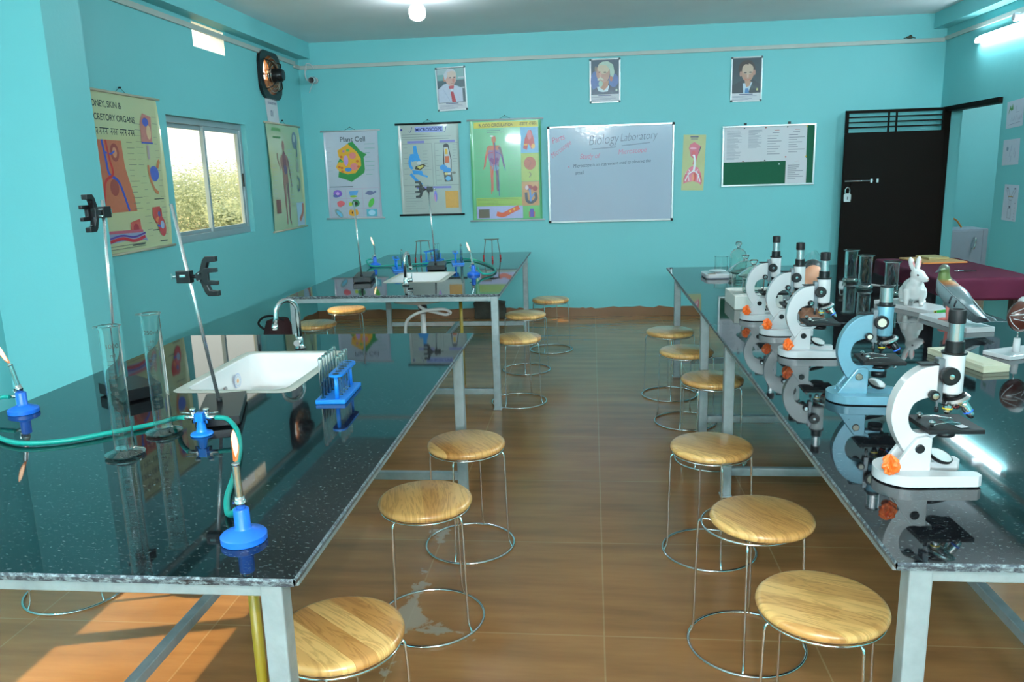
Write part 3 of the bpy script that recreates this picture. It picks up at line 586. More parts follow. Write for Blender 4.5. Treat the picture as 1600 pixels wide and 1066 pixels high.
# ================================================================== WALL CHARTS
class Chart(MB):
    """printed sheet: local u right, v up, layers of ink a hair above the paper"""
    def __init__(s, mat, Mx): MB.__init__(s, mat); s.M = Mx; s.lay = 0
    def w(s): s.lay += 1; return .0004 + s.lay * .00012
    def ink(s, col, rough=.3):
        k = 'ink_%02x%02x%02x' % tuple(col); s.use(pm(k, col, rough=rough, var=.08, vscale=40)); return s
    def rect(s, u0, u1, v0, v1): w = s.w(); s.poly([(u0, v0, w), (u1, v0, w), (u1, v1, w), (u0, v1, w)]); return s
    def shape(s, pts): w = s.w(); s.poly([(u, v, w) for u, v in pts]); return s
    def ell(s, u, v, a, c, rot=0, n=22):
        w = s.w(); co, si = math.cos(rot), math.sin(rot)
        s.poly([(u + a * math.cos(t) * co - c * math.sin(t) * si, v + a * math.cos(t) * si + c * math.sin(t) * co, w) for t in [2 * PI * k / n for k in range(n)]]); return s
    def stroke(s, pts, th):
        w = s.w(); th = th if isinstance(th, (list, tuple)) else [th] * len(pts); L = []; R = []
        for i, p in enumerate(pts):
            a = Vector(pts[max(0, i - 1)]); c = Vector(pts[min(len(pts) - 1, i + 1)]); d = (c - a).normalized(); n = Vector((-d.y, d.x)) * th[i] / 2
            L.append((p[0] + n.x, p[1] + n.y, w)); R.append((p[0] - n.x, p[1] - n.y, w))
        for i in range(len(pts) - 1): s.poly([L[i], L[i + 1], R[i + 1], R[i]])
        return s
    def curve(s, pts, th, n=6): return s.stroke([(p.x, p.y) for p in spline([(a, c, 0) for a, c in pts], n)], th)
    def write(s, t, size, u, v, align='CENTER', shear=0, rot=0, sx=1.0, weight=0): s.text(t, size, u, v, s.w(), align, shear, rot, sx, weight); return s
    def lines(s, u0, u1, v1, v0, n, seed=0, th=.0035, right=False):
        r = random.Random(seed); w = s.w()
        for k in range(n):
            v = v1 + (v0 - v1) * k / max(1, n - 1); f = r.uniform(.45, 1.0); a, c = (u1 - (u1 - u0) * f, u1) if right else (u0, u0 + (u1 - u0) * f)
            s.poly([(a, v, w), (c, v, w), (c, v + th, w), (a, v + th, w)])
        return s
    def hindi(s, u0, u1, v, h, seed=0):
        r = random.Random(seed); w = s.w(); u = u0
        while u < u1 - h * .5:
            L = min(r.uniform(1.6, 3.6) * h, u1 - u); q = [(u, v + h), (u + L, v + h), (u + L, v + h * .86), (u, v + h * .86)]; s.poly([(a, c, w) for a, c in q]); x = u + h * .2
            while x < u + L - h * .1:
                s.poly([(a, c, w) for a, c in ((x, v), (x + h * .13, v), (x + h * .13, v + h * .9), (x, v + h * .9))])
                s.poly([(a, c, w) for a, c in ((x - h * .3, v + h * .25), (x, v + h * .45), (x, v + h * .62), (x - h * .34, v + h * .42))]); x += h * r.uniform(.5, .8)
            u += L + h * .5
        return s
def on_back(x, z, d=.006): return Matrix(((1, 0, 0, x), (0, 0, -1, YB - d), (0, 1, 0, z), (0, 0, 0, 1)))
def on_left(y, z, d=.008): return Matrix(((0, 0, 1, XL + d), (1, 0, 0, y), (0, 1, 0, z), (0, 0, 0, 1)))
def on_right(y, z, d=.002): return Matrix(((0, 0, -1, XR - d), (-1, 0, 0, y), (0, 1, 0, z), (0, 0, 0, 1)))
def hang(name, label, Mx, w, h, paper, rod_mat, draw, rod_over=.03, roll=.022, curl=1.0, rod_r=.009):
    """laminated hanging chart with a slat at top and bottom and slightly rolled long edges"""
    o = thing(name, label, 'wall chart'); o.matrix_world = Mx
    s = Chart(paper, Matrix())
    W2, H2 = w / 2, h / 2; cu = .03
    s.poly([(-W2 + cu, -H2, 0), (W2 - cu, -H2, 0), (W2 - cu, H2, 0), (-W2 + cu, H2, 0)])
    for sg in (-1, 1): s.grid(lambda a, c, sg=sg: (sg * (W2 - cu + cu * a * (1 - .05 * curl)), -H2 + h * c, curl * .018 * a * a * (1.0 - (2 * c - 1) ** 2)), 5, 12)
    draw(s, W2, H2); s.build('printed_sheet', o)
    for v, nm in ((H2, 'top_slat'), (-H2, 'bottom_slat')):
        b = MB(rod_mat); b.cyl((-W2 - rod_over, v, .006), (W2 + rod_over, v, .006), rod_r, n=12); b.build(nm, o)
    b = MB(M_BLACKM); b.tube([(-.06, H2 + .008, .004), (0, H2 + .04, .004), (.06, H2 + .008, .004)], .0016, 6, cap=True); b.cyl((0, H2 + .04, -.004), (0, H2 + .04, .012), .006, n=10); b.build('hanging_cord', o)
    return o
def lam(name, c): return pm(name, lincol=c, rough=.22, coat=.6, var=.03, vscale=5, bump=.08, bscale=5)
P_CREAM = lam('laminated_cream_paper', (0.52, 0.54, 0.30)); P_LILAC = lam('laminated_lilac_paper', (0.46, 0.52, 0.62)); P_GREY = lam('laminated_grey_paper', (0.44, 0.50, 0.47)); P_GREEN = lam('laminated_green_paper', (0.13, 0.45, 0.20))
SL_WOOD = pm('pale_slat_wood', lincol=(0.50, 0.46, 0.34), rough=.5); SL_LIL = pm('lilac_plastic_slat', lincol=(0.50, 0.53, 0.55), rough=.4)

def d_kidney(s, W2, H2):
    s.ink((30, 40, 40)); s.write('KIDNEY, SKIN &', .058, -W2 + .065, H2 - .10, 'LEFT', sx=.92, weight=.0008); s.write('EXCRETORY ORGANS', .058, -W2 + .055, H2 - .185, 'LEFT', sx=.92, weight=.0008); s.hindi(-W2 + .06, .12, H2 - .275, .042, 4)
    s.ink((196, 110, 80)); s.shape([(-W2 + .05, .22), (-.06, .22), (-.05, .05), (.02, -.16), (.035, -.255), (-W2 + .05, -.255)])
    s.ink((160, 70, 62)); s.ell(-.15, .14, .05, .06); s.ell(-.2, -.09, .05, .055); s.ink((214, 140, 104)); s.ell(-.15, .14, .025, .035)
    s.ink((50, 80, 190)); s.curve([(-.28, .22), (-.26, .1), (-.24, .0), (-.14, -.06), (-.06, -.25)], .022); s.curve([(-.26, .14), (-.2, .13), (-.15, .15)], .012); s.ink((200, 50, 50)); s.curve([(-.24, .22), (-.22, .1), (-.2, .0), (-.3, -.06), (-.34, -.25)], .02)
    s.ink((120, 120, 100)); s.lines(.0, .12, .21, -.24, 13, 3, .004); s.lines(.12, .22, .34, .06, 8, 5, .003); s.lines(.36, .43, .40, .02, 9, 6, .003); s.lines(.12, .2, -.02, -.44, 10, 8, .003, True); s.lines(.36, .44, -.05, -.44, 11, 9, .003)
    s.ink((190, 120, 110)); s.shape([(.19, .22), (.33, .22), (.35, .40), (.24, .42), (.20, .36)]); s.ink((70, 80, 170)); s.ell(.27, .36, .04, .03); s.ink((215, 180, 140)); s.ell(.3, .29, .03, .05); s.ink((80, 90, 180)); s.rect(.19, .34, .21, .222); s.ink((170, 150, 150)); s.rect(.25, .28, .10, .2)
    s.ink((80, 100, 190)); s.ell(.31, .0, .06, .055); s.ink((196, 120, 80)); s.curve([(.36, .04), (.38, .08), (.4, .09)], .03); s.curve([(.24, .06), (.25, -.03), (.29, -.11), (.34, -.14)], .025); s.ink((60, 60, 60)); s.rect(.27, .40, -.185, -.178)
    s.ink((190, 70, 66)); s.shape([(.23, -.24), (.33, -.235), (.34, -.34), (.26, -.36), (.22, -.30)]); s.ink((220, 120, 70)); s.ell(.29, -.33, .035, .02); s.ink((90, 90, 150)); s.ell(.31, -.29, .02, .02); s.ink((60, 60, 60)); s.rect(.2, .37, -.405, -.398)
    s.ink((196, 90, 80)); s.shape([(-.07, -.33), (.05, -.31), (.06, -.46), (-.03, -.46), (-.08, -.40)]); s.ink((170, 50, 60)); s.ell(-.01, -.38, .035, .04); s.ink((60, 60, 60)); s.rect(-.08, .08, -.49, -.482)
    V = -.02; s.ink((150, 120, 160)); s.shape([(-W2 + .03, -.27 + V - .22), (.10, -.26 + V - .23), (.115, -.33 + V - .12)]) if 0 else None
    s.ink((140, 150, 180)); s.shape([(-W2 + .04, -H2 + .22 - .06), (.07, -H2 + .20 - .06), (.12, -H2 + .12 - .06), (.08, -H2 + .07), (-.05, -H2 + .085), (-W2 + .04, -H2 + .07)]); s.ink((190, 90, 110)); s.stroke([(-W2 + .04, -H2 + .15), (.07, -H2 + .135)], .02); s.ink((196, 40, 60)); s.curve([(-W2 + .04, -H2 + .075), (-.2, -H2 + .1), (-.05, -H2 + .075), (.09, -H2 + .095)], .022); s.ink((90, 60, 150)); s.curve([(-W2 + .04, -H2 + .095), (-.2, -H2 + .12), (-.05, -H2 + .1), (.1, -H2 + .12)], .012)
    s.ink((190, 66, 70)); s.ell(.33, -.42 + .04, .05, .075, .2); s.rect(.325, .345, -.31, -.25); s.ink((150, 170, 200)); s.ell(.335, -.37, .025, .03); s.ink((70, 80, 180)); s.curve([(.27, -.37), (.31, -.38)], .018); s.ink((60, 60, 60)); s.rect(.28, .38, -.49, -.482); s.lines(-W2 + .05, .1, -H2 + .05, -H2 + .03, 2, 2)
hang('wall_chart', 'cream chart titled KIDNEY, SKIN and EXCRETORY ORGANS, partly behind the left pillar', on_left(5.30, 1.672), .90, 1.06, P_CREAM, SL_WOOD, d_kidney)

def body(s, cx, top, H, skin, dark, arm_up=False):
    k = H; y = lambda t: top - t * k
    s.ink(skin); s.ell(cx, y(.065), .042 * k, .062 * k); s.rect(cx - .018 * k, cx + .018 * k, y(.16), y(.1))
    s.shape([(cx - .10 * k, y(.175)), (cx + .10 * k, y(.175)), (cx + .115 * k, y(.24)), (cx + .075 * k, y(.40)), (cx + .085 * k, y(.52)), (cx - .085 * k, y(.52)), (cx - .075 * k, y(.40)), (cx - .115 * k, y(.24))])
    for sg in (-1, 1):
        s.ink(skin if sg < 0 else dark)
        s.stroke([(cx + sg * .045 * k, y(.50)), (cx + sg * .05 * k, y(.72)), (cx + sg * .045 * k, y(.95)), (cx + sg * .06 * k, y(.99))], [.078 * k, .055 * k, .034 * k, .05 * k])
        if arm_up and sg < 0: s.stroke([(cx - .10 * k, y(.21)), (cx - .14 * k, y(.34)), (cx - .20 * k, y(.22)), (cx - .205 * k, y(.15))], [.05 * k, .04 * k, .028 * k, .02 * k])
        else: s.stroke([(cx + sg * .10 * k, y(.20)), (cx + sg * .145 * k, y(.36)), (cx + sg * .17 * k, y(.50)), (cx + sg * .178 * k, y(.55))], [.05 * k, .042 * k, .03 * k, .035 * k])
def d_human(s, W2, H2):
    s.ink((110, 160, 90)); s.write('HUMAN ANATOMY', .045, -.06, H2 - .08, sx=1.0) if 0 else s.lines(-.3, .1, H2 - .075, H2 - .075, 1, 4, .035); s.ink((60, 140, 70)); s.rect(-.28, -.08, H2 - .145, H2 - .125)
    body(s, -.03, H2 - .16, .86, (150, 110, 95), (125, 95, 90), True); s.ink((120, 70, 80)); s.ell(-.03, .17, .05, .10); s.ink((90, 80, 120)); s.ell(-.02, .08, .04, .05)
    s.ink((120, 140, 130)); s.lines(.08, .2, .28, -.30, 16, 2, .004); s.lines(-.36, -.22, .1, -.25, 9, 3, .004)
    s.ink((110, 130, 150)); s.ell(.30, H2 - .15, .075, .09); s.ink((180, 195, 190)); s.ell(.29, H2 - .13, .035, .04); s.ink((70, 90, 110)); s.curve([(.33, H2 - .2), (.35, H2 - .26), (.33, H2 - .32)], .025)
    s.ink((150, 165, 150)); s.ell(.33, .12, .04, .07); s.ink((90, 110, 120)); s.curve([(.30, .0), (.36, -.04), (.35, -.12), (.30, -.14), (.29, -.08)], .028)
    s.ink((170, 195, 215)); s.rect(.21, .42, -H2 + .02, -.27); s.ink((180, 90, 70)); s.curve([(.40, -.28), (.38, -.38), (.28, -.46)], .05)
    s.ink((120, 70, 60)); s.rect(-.34, -.22, -.36, -.22)
hang('wall_chart', 'pale green chart of a standing human body, on the left wall beyond the window', on_left(8.18, 1.625), .90, 1.07, lam('laminated_pale_green_paper', (0.42, 0.52, 0.30)), SL_WOOD, d_human)

def d_plant(s, W2, H2):
    s.ink((50, 60, 70)); s.write('Plant Cell', .075, .02, H2 - .115, weight=.0006); y0 = .14
    s.ink((40, 140, 70)); s.shape([(-.03, .35), (.02, .36), (.10, .26), (.17, .22), (.135, .19), (.14, .06), (.13, .02), (-.02, -.075), (-.08, -.05), (-.17, -.02), (-.155, .06), (-.18, .10), (-.16, .15)])
    s.ink((228, 168, 50)); s.shape([(-.04, .34), (.06, .25), (.10, .18), (.10, .10), (.03, .02), (-.06, .01), (-.15, .04), (-.19, .09), (-.16, .14), (-.11, .16), (-.15, .20), (-.16, .27)])
    s.ink((222, 130, 130)); s.ell(.01, .21, .04, .035); s.ell(.02, .09, .045, .04); s.ink((190, 150, 215)); s.ell(-.07, .16, .027, .055); s.ink((60, 140, 210)); s.ell(-.05, .06, .04, .022); s.ink((210, 110, 40))
    for a, c in ((-.12, .2), (-.15, .09), (-.12, .08), (.06, .15), (.07, .09), (-.12, .04)): s.ell(a, c, .016, .014)
    s.ink((90, 170, 90)); s.ell(-.04, .27, .02, .016); s.ell(-.12, .15, .02, .01); s.ink((170, 110, 170)); s.ell(-.09, .26, .014, .014)
    s.ink((90, 160, 140)); s.lines(.15, .27, .33, .0, 8, 2, .004); s.ink((150, 160, 180)); s.lines(-.28, -.2, .3, .05, 6, 4, .004); s.ink((90, 100, 110)); s.lines(-.28, .0, -.13, -.13, 1, 2, .008)
    s.ink((180, 160, 185))
    for v in (-.148, -.258, -.368, -.468): s.rect(-.285, .285, v - .002, v + .002)
    for u in (-.285, -.095, .095, .285): s.rect(u - .002, u + .002, -.468, -.148)
    g = [(-.19, -.2), (0, -.2), (.19, -.2), (-.19, -.31), (0, -.31), (.19, -.31), (-.19, -.42), (0, -.42), (.19, -.42)]
    s.ink((130, 90, 190)); s.ell(*g[0], .05, .04); s.ink((90, 100, 170)); s.ell(g[0][0] - .02, g[0][1] - .025, .035, .018); s.ink((200, 160, 220)); s.ell(*g[0], .02, .02)
    s.ink((90, 160, 220)); s.shape([(-.06, -.18), (.05, -.17), (.03, -.22), (-.05, -.225)]); s.ink((150, 190, 60)); s.ell(-.01, -.235, .04, .012)
    s.ink((110, 120, 160)); s.curve([(.13, -.2), (.19, -.215), (.25, -.185)], [.02] * 13); s.ell(.18, -.2, .04, .025)
    s.ink((220, 100, 110)); s.ell(-.16, -.31, .045, .03); s.ell(-.17, -.325, .03, .025); s.ink((190, 210, 60)); s.ell(-.05, -.32, .02, .022); s.ink((60, 140, 90)); s.ell(.01, -.31, .045, .04); s.ink((30, 50, 40)); s.ell(.015, -.315, .02, .018)
    s.ink((90, 190, 80)); s.ell(.19, -.31, .028, .055, -.5); s.ink((120, 150, 150)); s.ell(-.19, -.42, .03, .06, .75); s.ink((110, 190, 225)); s.ell(-.185, -.425, .018, .045, .75)
    s.ink((230, 160, 50)); s.ell(-.02, -.42, .055, .035); s.ell(-.05, -.40, .02, .02); s.ell(.01, -.40, .02, .02); s.ink((110, 60, 30)); s.ell(-.035, -.415, .008, .012); s.ell(-.005, -.415, .008, .012)
    s.ink((90, 180, 200)); s.rect(.13, .25, -.46, -.38); s.ink((170, 220, 240)); s.ell(.19, -.42, .04, .03)
hang('wall_chart', 'white chart titled Plant Cell with a green and yellow cell above nine small pictures', on_back(-2.648, 1.632), .615, .955, P_LILAC, SL_LIL, d_plant, curl=.5)

def d_micro(s, W2, H2):
    s.ink((150, 165, 225)); s.rect(-.15, .16, H2 - .09, H2 - .03); s.ink((30, 40, 120)); s.write('MICROSCOPE', .048, .005, H2 - .078, sx=1.0, weight=.0008); s.curve([(-.18, H2 - .035), (-.2, H2 - .085), (-.22, H2 - .08)], .006); s.curve([(.2, H2 - .035), (.185, H2 - .085), (.165, H2 - .08)], .006); s.ell(-.30, H2 - .06, .012, .012)
    s.ink((120, 130, 130)); s.lines(-.30, .30, H2 - .115, H2 - .165, 3, 1, .005); s.ink((130, 130, 200)); s.rect(-.24, -.05, H2 - .205, H2 - .18); s.rect(.12, .29, H2 - .205, H2 - .18); s.rect(-.16, .23, -.205, -.182)
    s.ink((110, 120, 120))
    for u0, u1, v0, v1 in ((-.31, .03, -.17, .28), (.06, .33, -.17, .28)):
        for a, c, d, e in ((u0, u1, v0, v0 + .003), (u0, u1, v1, v1 + .003), (u0, u0 + .003, v0, v1), (u1, u1 + .003, v0, v1)): s.rect(a, c, d, e)
    s.ink((50, 150, 220)); s.stroke([(-.16, .26), (-.155, .19), (-.12, .09)], [.035, .045, .04]); s.shape([(-.22, .17), (-.15, .18), (-.13, .1), (-.20, .09)]); s.curve([(-.21, .15), (-.225, .07), (-.20, .01)], .03); s.shape([(-.20, .0), (-.09, -.01), (-.08, -.05), (-.19, -.045)]); s.stroke([(-.22, -.04), (-.16, -.11), (-.10, -.16)], .03); s.stroke([(-.15, -.03), (-.08, -.06), (-.03, -.075)], .018)
    s.ink((70, 60, 40)); s.shape([(-.16, .04), (-.07, .065), (-.045, .045), (-.11, -.005), (-.17, .01)]); s.ink((210, 200, 110)); s.shape([(-.145, .035), (-.08, .052), (-.07, .04), (-.115, .008)]); s.ink((190, 200, 200)); s.ell(-.12, .075, .025, .02)
    s.ink((70, 70, 75)); s.ell(.19, .25, .03, .025); s.shape([(.16, .24), (.22, .24), (.245, .1), (.24, -.02), (.16, -.02), (.15, .1)]); s.ink((190, 195, 195)); s.shape([(.165, .235), (.21, .235), (.235, .1), (.23, -.02), (.165, -.02)]); s.ink((215, 170, 60)); s.rect(.175, .205, .16, .22); s.ink((200, 100, 60)); s.rect(.17, .22, .07, .14); s.ink((60, 150, 220)); s.ell(.15, .02, .04, .03); s.ell(.19, -.01, .045, .03); s.ink((90, 90, 90)); s.shape([(.15, -.03), (.24, -.03), (.25, -.13), (.16, -.135)]); s.ink((200, 205, 205)); s.rect(.165, .23, -.06, -.035); s.ink((110, 180, 220)); s.ell(.2, -.1, .03, .025); s.ink((120, 120, 110)); s.ell(.265, -.04, .022, .014); s.ink((215, 200, 120)); s.ell(.18, -.05, .02, .012)
    s.ink((130, 140, 140)); s.lines(-.07, .02, .2, .0, 7, 4, .004); s.lines(.26, .32, .26, .05, 8, 6, .004); s.lines(-.29, -.23, .24, -.1, 7, 5, .004); s.lines(.07, .13, .2, -.12, 7, 8, .004); s.lines(-.29, -.05, -.23, -.45, 9, 3, .003)
    s.ink((130, 130, 220)); s.ell(.05, -.29, .018, .062); s.ink((205, 150, 190)); s.ell(.045, -.31, .01, .04); s.ink((214, 160, 75)); s.rect(.16, .305, -.42, -.235)
hang('wall_chart', 'pale chart titled MICROSCOPE with black slats above and below', on_back(-1.772, 1.665), .675, .985, P_GREY, M_BLACKM, d_micro, curl=1.0, rod_r=.011)

def d_blood(s, W2, H2):
    s.ink((205, 190, 60)); s.rect(-W2 + .045, W2 - .03, H2 - .085, H2 - .022); s.ink((70, 60, 20)); s.write('BLOOD CIRCULATION', .046, -.10, H2 - .072, sx=.8, weight=.0008); s.hindi(.16, .34, H2 - .07, .034, 9)
    s.ink((60, 110, 90)); s.lines(-.2, .05, H2 - .115, H2 - .135, 2, 3, .007)
    s.ink((225, 180, 150)); body(s, -.13, H2 - .165, .60, (190, 110, 80), (110, 90, 95)); s.ink((235, 235, 230)); s.ell(-.15, H2 - .17, .02, .009); s.ink((140, 110, 150)); s.shape([(-.19, .22), (-.07, .22), (-.06, .15), (-.09, .05), (-.17, .05), (-.2, .15)]); s.ink((120, 60, 120)); s.ell(-.13, .10, .035, .03); s.ell(-.16, .12, .02, .02); s.ell(-.1, .12, .02, .02); s.ink((120, 150, 170)); s.ell(-.12, .03, .04, .03)
    s.ink((200, 60, 50)); s.curve([(-.13, .3), (-.13, .1), (-.16, -.05), (-.17, -.25)], .008); s.curve([(-.14, .2), (-.21, .17), (-.25, .02)], .007); s.ink((60, 60, 140)); s.curve([(-.12, .3), (-.115, .05), (-.09, -.08), (-.085, -.27)], .008); s.curve([(-.11, .2), (-.05, .16), (-.01, .0)], .007)
    s.ink((90, 160, 110)); s.lines(-.33, -.22, .28, -.30, 18, 3, .004); s.lines(.02, .15, .30, -.30, 20, 5, .004)
    s.ink((150, 185, 80)); s.rect(-W2 + .045, .165, -H2 + .16, -H2 + .25); s.ink((110, 145, 70)); s.lines(-.33, .14, -H2 + .235, -H2 + .175, 5, 2, .004)
    s.ink((120, 180, 215)); s.rect(.165, W2 - .03, .18, H2 - .087); s.ink((180, 50, 50)); s.shape([(.21, .33), (.25, .42), (.28, .42), (.31, .33), (.32, .25), (.28, .22), (.25, .28), (.23, .21), (.19, .23)]); s.ink((200, 110, 120)); s.ell(.26, .37, .025, .05); s.ink((225, 165, 70)); s.rect(.2, .24, .26, .275); s.ell(.3, .25, .02, .025)
    s.ink((165, 185, 90)); s.rect(.165, W2 - .03, -.12, .178); s.ink((170, 80, 50)); s.ell(.26, .07, .065, .07); s.ink((150, 60, 45)); s.curve([(.22, .12), (.27, .08), (.24, .02)], .006); s.ink((90, 60, 50)); s.curve([(.25, -.02), (.27, -.05), (.25, -.08)], .008)
    s.ink((190, 140, 90)); s.rect(.165, W2 - .03, -.385, -.125); s.ink((150, 40, 40)); s.ell(.24, -.19, .045, .03); s.ell(.31, -.20, .03, .028); s.ink((215, 190, 190)); s.ell(.22, -.19, .02, .025); s.ink((60, 60, 70)); s.curve([(.21, -.24), (.22, -.33), (.27, -.35), (.32, -.31), (.31, -.24)], .03); s.ink((90, 140, 200)); s.curve([(.25, -.2), (.26, -.28), (.26, -.34)], .02); s.curve([(.3, -.25), (.27, -.3)], .014)
    s.ink((100, 180, 100)); s.rect(.175, W2 - .03, -H2 + .02, -.39); s.ink((80, 70, 170)); s.shape([(.25, -.42), (.29, -.42), (.30, -.51), (.24, -.51)]); s.ink((190, 70, 90)); s.rect(.238, .25, -.51, -.45); s.rect(.29, .303, -.51, -.45)
    s.ink((170, 175, 215)); s.rect(-W2 + .045, .172, -H2 + .02, -H2 + .158); s.ink((92, 80, 60)); s.rect(-.32, -.20, -H2 + .03, -H2 + .125); s.ink((215, 90, 50)); s.curve([(-.12, -H2 + .075), (-.05, -H2 + .06), (.04, -H2 + .1), (.13, -H2 + .14)], .05); s.ink((235, 180, 60)); s.ell(.03, -H2 + .098, .012, .012); s.ell(.075, -H2 + .12, .012, .012)
hang('wall_chart', 'green chart titled BLOOD CIRCULATION showing a man beside the whiteboard', on_back(-.925, 1.632), .775, 1.08, P_GREEN, SL_LIL, d_blood, curl=1.2)

# respiratory picture card
t = Chart(pm('pale_yellow_card', lincol=(0.50, 0.53, 0.27), rough=.55), on_back(1.088, 1.655, .003)); t.M = on_back(1.088, 1.655, .003) @ Matrix.Rotation(math.radians(-1.8), 4, 'Z')
t.box((0, 0, -.0008), (.235, .58, .0016))
t.ink((70, 80, 110)); t.rect(-.045, .04, .262, .276); t.rect(-.04, .035, .243, .25)
t.ink((196, 72, 96)); t.shape([(-.045, .19), (0, .215), (.07, .17), (.055, .11), (.04, .07), (.02, -.02), (-.01, -.02), (.0, .04), (-.035, .07), (-.045, .12), (-.055, .15)]); t.ink((225, 150, 170)); t.ell(-.01, .15, .035, .012); t.ink((40, 40, 45)); t.curve([(.07, .17), (.055, .12), (.05, .10)], .01); t.ink((200, 50, 60)); t.ell(-.005, .1, .02, .022)
t.shape([(-.015, -.04), (.03, -.04), (.075, -.08), (.10, -.18), (.09, -.235), (.03, -.21), (-.04, -.21), (-.10, -.23), (-.10, -.17), (-.07, -.08)]) if 0 else None
t.ink((214, 110, 130)); t.shape([(-.005, -.03), (.05, -.05), (.085, -.11), (.097, -.19), (.092, -.235), (.05, -.205), (0, -.195), (-.06, -.205), (-.098, -.225), (-.1, -.17), (-.075, -.1), (-.04, -.05)])
t.ink((228, 232, 236)); t.curve([(.0, .08), (.01, .04), (.012, -.03), (.005, -.09)], .02); t.curve([(.0, -.085), (-.045, -.12), (-.08, -.19)], .01); t.curve([(.01, -.085), (.05, -.12), (.08, -.20)], .01)
for a, c in (((-.03, -.105), (-.08, -.11)), ((-.05, -.13), (-.04, -.19)), ((.035, -.105), (.075, -.13)), ((.055, -.13), (.05, -.19)), ((.0, .085), (-.015, .07)), ((-.03, -.1), (-.05, -.07)), ((.03, -.1), (.05, -.07))): t.stroke([a, c], .006)
t.ink((200, 60, 50)); t.ell(.015, -.15, .02, .045); t.ink((226, 140, 110)); t.ell(.0, -.155, .012, .04); t.ink((170, 50, 60)); t.curve([(-.06, -.10), (-.09, -.16), (-.09, -.21)], .006); t.curve([(.06, -.10), (.09, -.17), (.088, -.215)], .006)
tag(t.build('picture_card'), 'pale yellow card picture of lungs and windpipe right of the whiteboard', 'picture')

# ---------------- whiteboard
def framed(o, w, h, fr, mat, cor, d=.022, cr=.03):
    b = MB(mat)
    for a, c, e, f in ((-w / 2, w / 2, h / 2 - fr, h / 2), (-w / 2, w / 2, -h / 2, -h / 2 + fr), (-w / 2, -w / 2 + fr, -h / 2 + fr, h / 2 - fr), (w / 2 - fr, w / 2, -h / 2 + fr, h / 2 - fr)): b.bx(a, c, e, f, 0, d)
    b.build('frame', o, bevel=.004)
    if cor:
        for sx in (-1, 1):
            for sy in (-1, 1): b = MB(cor); b.box((sx * (w / 2 - cr * .45), sy * (h / 2 - cr * .45), d / 2 + .002), (cr, cr, d + .004)); b.build('corner_cap', o, bevel=.008)
o = thing('whiteboard', 'whiteboard with the handwritten heading Biology Laboratory', 'whiteboard'); o.matrix_world = on_back(.2055, 1.565, .0215) @ Matrix.Rotation(math.radians(2.2), 4, 'X')
s = Chart(pm('whiteboard_enamel', lincol=(0.43, 0.52, 0.64), rough=.11, spec=.6, var=.03, vscale=2, bump=.06, bscale=26), Matrix()); s.poly([(-.66, -.50, .012), (.66, -.50, .012), (.66, .50, .012), (-.66, .50, .012)]); s.lay = 98
s.ink((70, 78, 105)); s.write('Biology', .15, -.235, .305, 'LEFT', .25, .06, .72, -.0022); s.write('Laboratory', .12, .10, .335, 'LEFT', .3, .05, .72, -.0018); s.curve([(-.2, .265), (.0, .275), (.06, .28)], .006); s.curve([(.12, .29), (.3, .305), (.42, .315)], .006)
s.ink((200, 110, 140)); s.write('Parts', .09, -.62, .33, 'LEFT', .25, .35, .8); s.write('Microscope', .075, -.62, .18, 'LEFT', .25, .62, .72); s.write('Study of', .075, -.33, .165, 'LEFT', .25, .03, .85); s.write('Microscope', .075, .08, .20, 'LEFT', .25, .06, .85); s.write('x', .05, -.46, .075, 'LEFT')
s.ink((75, 85, 110)); s.write('Microscope is an instrument used to observe the', .052, -.40, .075, 'LEFT', .2, .045, .80); s.write('small', .055, -.38, -.0, 'LEFT', .25, .06, .85)
s.build('writing_surface', o); framed(o, 1.345, 1.03, .022, M_FRAME, M_BLACKM)
# ---------------- green notice board and its papers
o = thing('notice_board', 'green notice board in a silver frame with papers pinned on it', 'notice board'); GB = on_back(1.861, 1.707, .001); o.matrix_world = GB
b = MB(pm('green_felt', lincol=(0.008, 0.10, 0.05), rough=.9, var=.12, vscale=60, bump=.2, bscale=300)); b.box((0, 0, .006), (.93, .60, .008)); b.build('felt', o); framed(o, .96, .63, .02, M_FRAME, None)
b = MB(M_BLACKM)
for u in (-.245, .205): b.box((u, .325, .006), (.03, .03, .006))
b.build('hanger', o, bevel=.003)
SH = [(-.365, .118, .222, .355, 'grey printed table sheet at the far left of the green notice board', 5), (-.145, .118, .218, .355, 'printed list sheet second from left on the green notice board', 6), (.075, .118, .222, .355, 'typed sheet third from left on the green notice board', 7), (.285, .128, .205, .335, 'typed sheet at the upper right of the green notice board', 8), (.29, -.168, .215, .262, 'typed sheet at the lower right of the green notice board', 9)]
for u, v, w, h, lab, sd in SH:
    s = Chart(M_PAPER, GB); s.box((u, v, .0108 + .0004 * (sd - 5)), (w, h, .0007)); s.lay = 96 + 4 * (sd - 5)
    s.ink((150, 158, 172))
    if sd < 7: s.lines(u - w * .3, u + w * .42, v + h * .40, v - h * (.42 if sd == 5 else .1), 26 if sd == 5 else 17, sd, .005)
    else:
        s.ink((190, 150, 150)); s.rect(u - .02, u + .03, v + h * .38, v + h * .40); s.ink((120, 128, 140)); s.rect(u - .04, u + .03, v + h * .31, v + h * .325); s.lines(u - w * .40, u + w * .40, v + h * .22, v - h * .3, 8, sd, .006)
    tag(s.build('paper_sheet'), lab, 'paper', 'papers on the green notice board')
